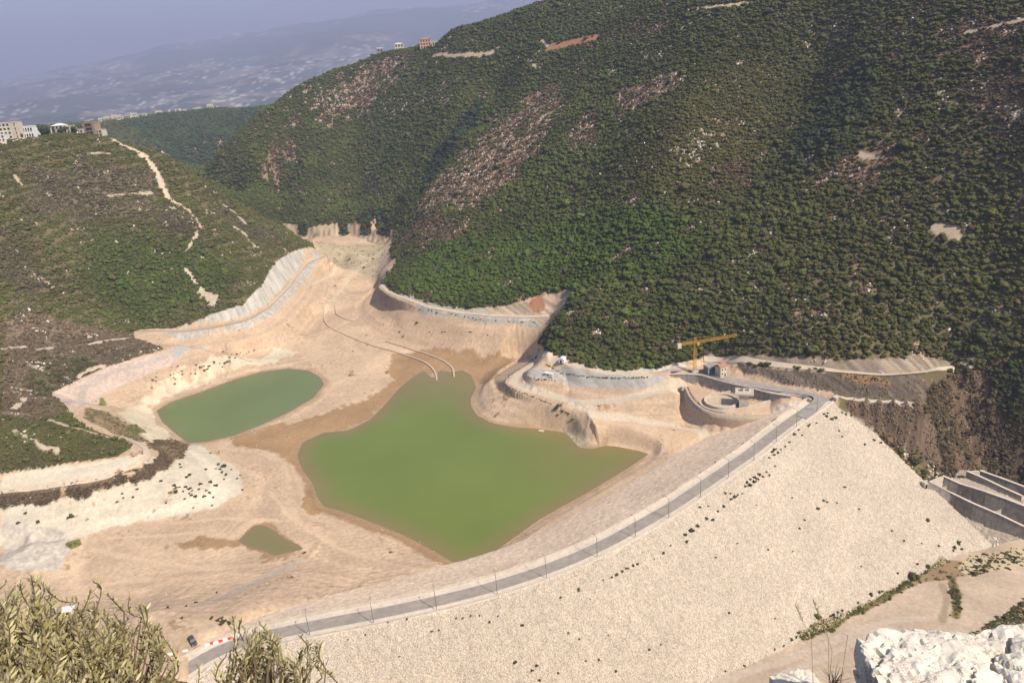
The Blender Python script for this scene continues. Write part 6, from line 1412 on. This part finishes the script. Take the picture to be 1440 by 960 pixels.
# ---- limestone boulders
def boulder(name, c, half, seed, label, rz=0.0, res=5, amp=.16):
    import bmesh
    bm = bmesh.new(); bmesh.ops.create_icosphere(bm, subdivisions=res + 1, radius=1.0); off = Vector((seed * 3.1, seed * 1.7, seed * .9))
    for v in bm.verts:
        p = v.co.copy(); m_ = max(abs(p.x), abs(p.y), abs(p.z)); q = p.lerp(p / m_, .80)
        q = Vector((q.x * half[0], q.y * half[1], q.z * half[2])); s_ = q * 1.9 + off
        nrm = p.normalized()
        d = mnoise.fractal(s_ * .8, 1.0, 2.0, 2) * amp * .45 + mnoise.fractal(s_ * 3.4, 1.0, 2.1, 7) * amp * .22
        cr_ = abs(mnoise.noise(s_ * 1.5 + Vector((4, 4, 4)) + .22 * mnoise.noise_vector(s_ * 4.5))); d -= amp * .75 * max(0, .035 - cr_) / .035
        cr2 = abs(mnoise.noise(s_ * 4.2 + .15 * mnoise.noise_vector(s_ * 9))); d -= amp * .16 * max(0, .05 - cr2) / .05
        pit = mnoise.noise(s_ * 17); d -= amp * .28 * max(0, pit - .22)
        tz = s_.z * 2.2 + .5 * mnoise.noise(s_ * 1.2); d += amp * .35 * ((tz - math.floor(tz)) ** 4) * (1 - abs(p.z))
        v.co = q + nrm * d
    me = bpy.data.meshes.new(name); bm.to_mesh(me); bm.free(); me.materials.append(M_LIME)
    o = bpy.data.objects.new(name, me); o.location = tuple(map(float, c)); o.rotation_euler = (0, 0, rz); link(o); return tag(o, label, 'boulder')
M_LIME, nt, b = newmat('weathered_limestone'); b.inputs['Roughness'].default_value = .95; b.inputs['Specular IOR Level'].default_value = .15
tc = N(nt, 'ShaderNodeTexCoord'); n1 = N(nt, 'ShaderNodeTexNoise', Scale=3.2, Detail=8.0, Roughness=.7); n2 = N(nt, 'ShaderNodeTexNoise', Scale=14.0, Detail=6.0, Roughness=.75); n3 = N(nt, 'ShaderNodeTexNoise', Scale=1.9, Detail=5.0); vo = N(nt, 'ShaderNodeTexVoronoi', Scale=7.0, feature='DISTANCE_TO_EDGE')
for q in (n1, n2, n3): nt.links.new(tc.outputs['Object'], q.inputs['Vector'])
wr = N(nt, 'ShaderNodeVectorMath', operation='MULTIPLY_ADD'); nt.links.new(n1.outputs['Color'], wr.inputs[0]); wr.inputs[1].default_value = (.5, .5, .5); nt.links.new(tc.outputs['Object'], wr.inputs[2]); nt.links.new(wr.outputs[0], vo.inputs['Vector'])
c = mixrgb(nt, (.76, .675, .55), (.60, .515, .40), ramp(nt, n1.outputs['Fac'], [(.46, 0.0), (.64, 1.0)]))
c = mixrgb(nt, c, (.15, .135, .125), ramp(nt, n2.outputs['Fac'], [(.60, 0.0), (.72, .85)]))
c = mixrgb(nt, (.13, .115, .10), c, ramp(nt, vo.outputs['Distance'], [(.0, 0.0), (.022, 1.0)]))
c = mixrgb(nt, c, (.58, .40, .22), ramp(nt, n3.outputs['Fac'], [(.60, 0.0), (.72, .8)]))
nt.links.new(c, b.inputs['Base Color']); n4 = N(nt, 'ShaderNodeTexNoise', Scale=38.0, Detail=6.0, Roughness=.8); nt.links.new(tc.outputs['Object'], n4.inputs['Vector']); hs = nt.nodes.new('ShaderNodeMath'); hs.operation = 'ADD'; nt.links.new(n2.outputs['Fac'], hs.inputs[0]); nt.links.new(n4.outputs['Fac'], hs.inputs[1]); bump(nt, b, hs.outputs[0], .4, .03)
def along(x, y, D, dz=0): p = atd(x, y, D); return (p[0], p[1], p[2] + dz)
c0 = along(1500, 985, 3.05); boulder('boulder', (c0[0], c0[1], c0[2] - .74), (.74, .42, .80), 3, 'large white weathered limestone boulder in the bottom right corner', -.06, 6)
c1 = along(1132, 985, 3.3); boulder('boulder', (c1[0], c1[1], c1[2] - .22), (.13, .16, .30), 8, 'small rounded white stone beside the big limestone boulder', .2, 4, .05)
# dry plant in a hollow of the boulder, grass tuft and stalks
M_DRY = surf('dry_grass', (.40, .31, .18), .9, .3, 8.0); M_RUST = surf('dry_rust_herb', (.24, .125, .06), .9, .4, 10.0)
def tuft(name, c, n_, h, spread, mat, label, cat, lean=(0, 0), r0=.0022):
    t = empty(name, c); mb = MB()
    for k in range(n_):
        a_ = fr_g.uniform(0, 6.28); q = fr_g.uniform(.2, 1) * spread; H = h * fr_g.uniform(.5, 1); e_ = np.array([q * cos(a_) + lean[0] * H, q * sin(a_) + lean[1] * H, H]); m_ = e_ * np.array([.35, .35, .6])
        s_ = np.array([fr_g.normal(0, .015), fr_g.normal(0, .015), -.03]); mb.bar(s_, m_, r0, r0 * .8, 4); mb.bar(m_, e_, r0 * .8, r0 * .3, 4)
    mb.build('blade', mat, t)
    return tag(t, label, cat)
c2 = along(1172, 966, 3.2); tuft('grass_tuft', c2, 40, .11, .09, M_DRY, 'dry brown grass tuft in the gap between the two white rocks', 'grass tuft', (.1, 0), r0=.0014)
c3 = along(1322, 912, 3.1); tuft('dry_herb', (c3[0], c3[1], c3[2] - .05), 150, .075, .085, M_RUST, 'dry rust coloured herb sprouting on top of the big boulder', 'dry herb', r0=.0028)
for q, (xa, ya, xb, yb, hd) in enumerate([(1172, 962, 1143, 843, 1), (1150, 958, 1118, 850, 1), (1166, 960, 1160, 880, 0), (1188, 905, 1182, 890, 0)]):
    D = 3.3; a_ = atd(xa, ya, D); b_ = atd(xb, yb, D + .05); t = empty('grass_stalk', tuple(a_)); mb = MB(); m_ = (a_ + b_) / 2 + np.array([.025, 0, .02])
    mb.bar(np.zeros(3) - [0, 0, .25], m_ - a_, .0017, .0013, 5); mb.bar(m_ - a_, b_ - a_, .0013, .0008, 5); mb.build('stem', M_DRY, t)
    if hd:
        sb = MB(); dv = b_ - m_
        for k in range(26): f = .55 + .45 * k / 26; pp = m_ - a_ + dv * f; sb.bar(pp, pp + np.array([fr_g.normal(0, .006), fr_g.normal(0, .006), .018]), .0016, .0005, 4)
        sb.build('seed_head', M_DRY, t)
    tag(t, ['tallest dry grass stalk with a seed head before the dam face', 'second dry grass stalk, leaning left with a thin seed head', 'short bare grass stalk rising from the dry tuft', 'shortest bare stalk close to the edge of the big boulder'][q], 'grass stalk')
# ------------------------------------------------------------------ daylight, sky and air
SUN_EL = radians(47); SUN_AZ = (0.74, -0.67)
L = bpy.data.lights.new('sun', 'SUN'); L.energy = 4.2; L.angle = radians(.53); L.color = (1.0, .91, .78)
so = bpy.data.objects.new('sun', L); COL.objects.link(so)
dirv = Vector((SUN_AZ[0] * cos(SUN_EL), SUN_AZ[1] * cos(SUN_EL), sin(SUN_EL)))
so.rotation_euler = (-dirv).to_track_quat('-Z', 'Y').to_euler(); so.location = (200, -200, 600)
wd = bpy.data.worlds.new('World'); scene.world = wd; wd.use_nodes = True; nt = wd.node_tree; bg = nt.nodes['Background']
sky = nt.nodes.new('ShaderNodeTexSky'); sky.sky_type = 'NISHITA'; sky.sun_disc = False; sky.sun_elevation = SUN_EL; sky.sun_rotation = atan2(SUN_AZ[0], SUN_AZ[1])
sky.air_density = 1.0; sky.dust_density = 1.5; sky.ozone_density = 3.0; sky.altitude = 200
nt.links.new(sky.outputs[0], bg.inputs[0]); bg.inputs[1].default_value = .10
# haze: one box of thin even air
def_h = 1.2e-4
mh = bpy.data.materials.new('haze'); mh.use_nodes = True; nt = mh.node_tree
for n in list(nt.nodes):
    if n.type != 'OUTPUT_MATERIAL': nt.nodes.remove(n)
out = [n for n in nt.nodes if n.type == 'OUTPUT_MATERIAL'][0]
pv = nt.nodes.new('ShaderNodeVolumePrincipled'); pv.inputs['Color'].default_value = (.44, .475, .67, 1); pv.inputs['Density'].default_value = def_h; pv.inputs['Anisotropy'].default_value = 0.0
nt.links.new(pv.outputs[0], out.inputs['Volume'])
HZ0, HZ1 = min(FZMIN, float(Z.min())) - 1.0, max(FZMAX, float(Z.max()) + 25) + 4
hb = MB().box((0, 1000, (HZ0 + HZ1) / 2), (76000, 74000, HZ1 - HZ0)); ho = hb.build('haze', mh); ho['kind'] = 'stuff'
# ------------------------------------------------------------------ render settings
scene.render.engine = 'CYCLES'
scene.view_settings.view_transform = 'Standard'; scene.view_settings.look = 'None'; scene.view_settings.gamma = 1.0; scene.view_settings.use_curve_mapping = False
scene.view_settings.exposure = 0.78
scene.cycles.use_denoising = True
scene.cycles.max_bounces = 6; scene.cycles.diffuse_bounces = 2; scene.cycles.glossy_bounces = 2; scene.cycles.volume_bounces = 1; scene.cycles.transparent_max_bounces = 8
scene.cycles.caustics_reflective = False; scene.cycles.caustics_refractive = False
scene.render.resolution_x = 1440; scene.render.resolution_y = 960
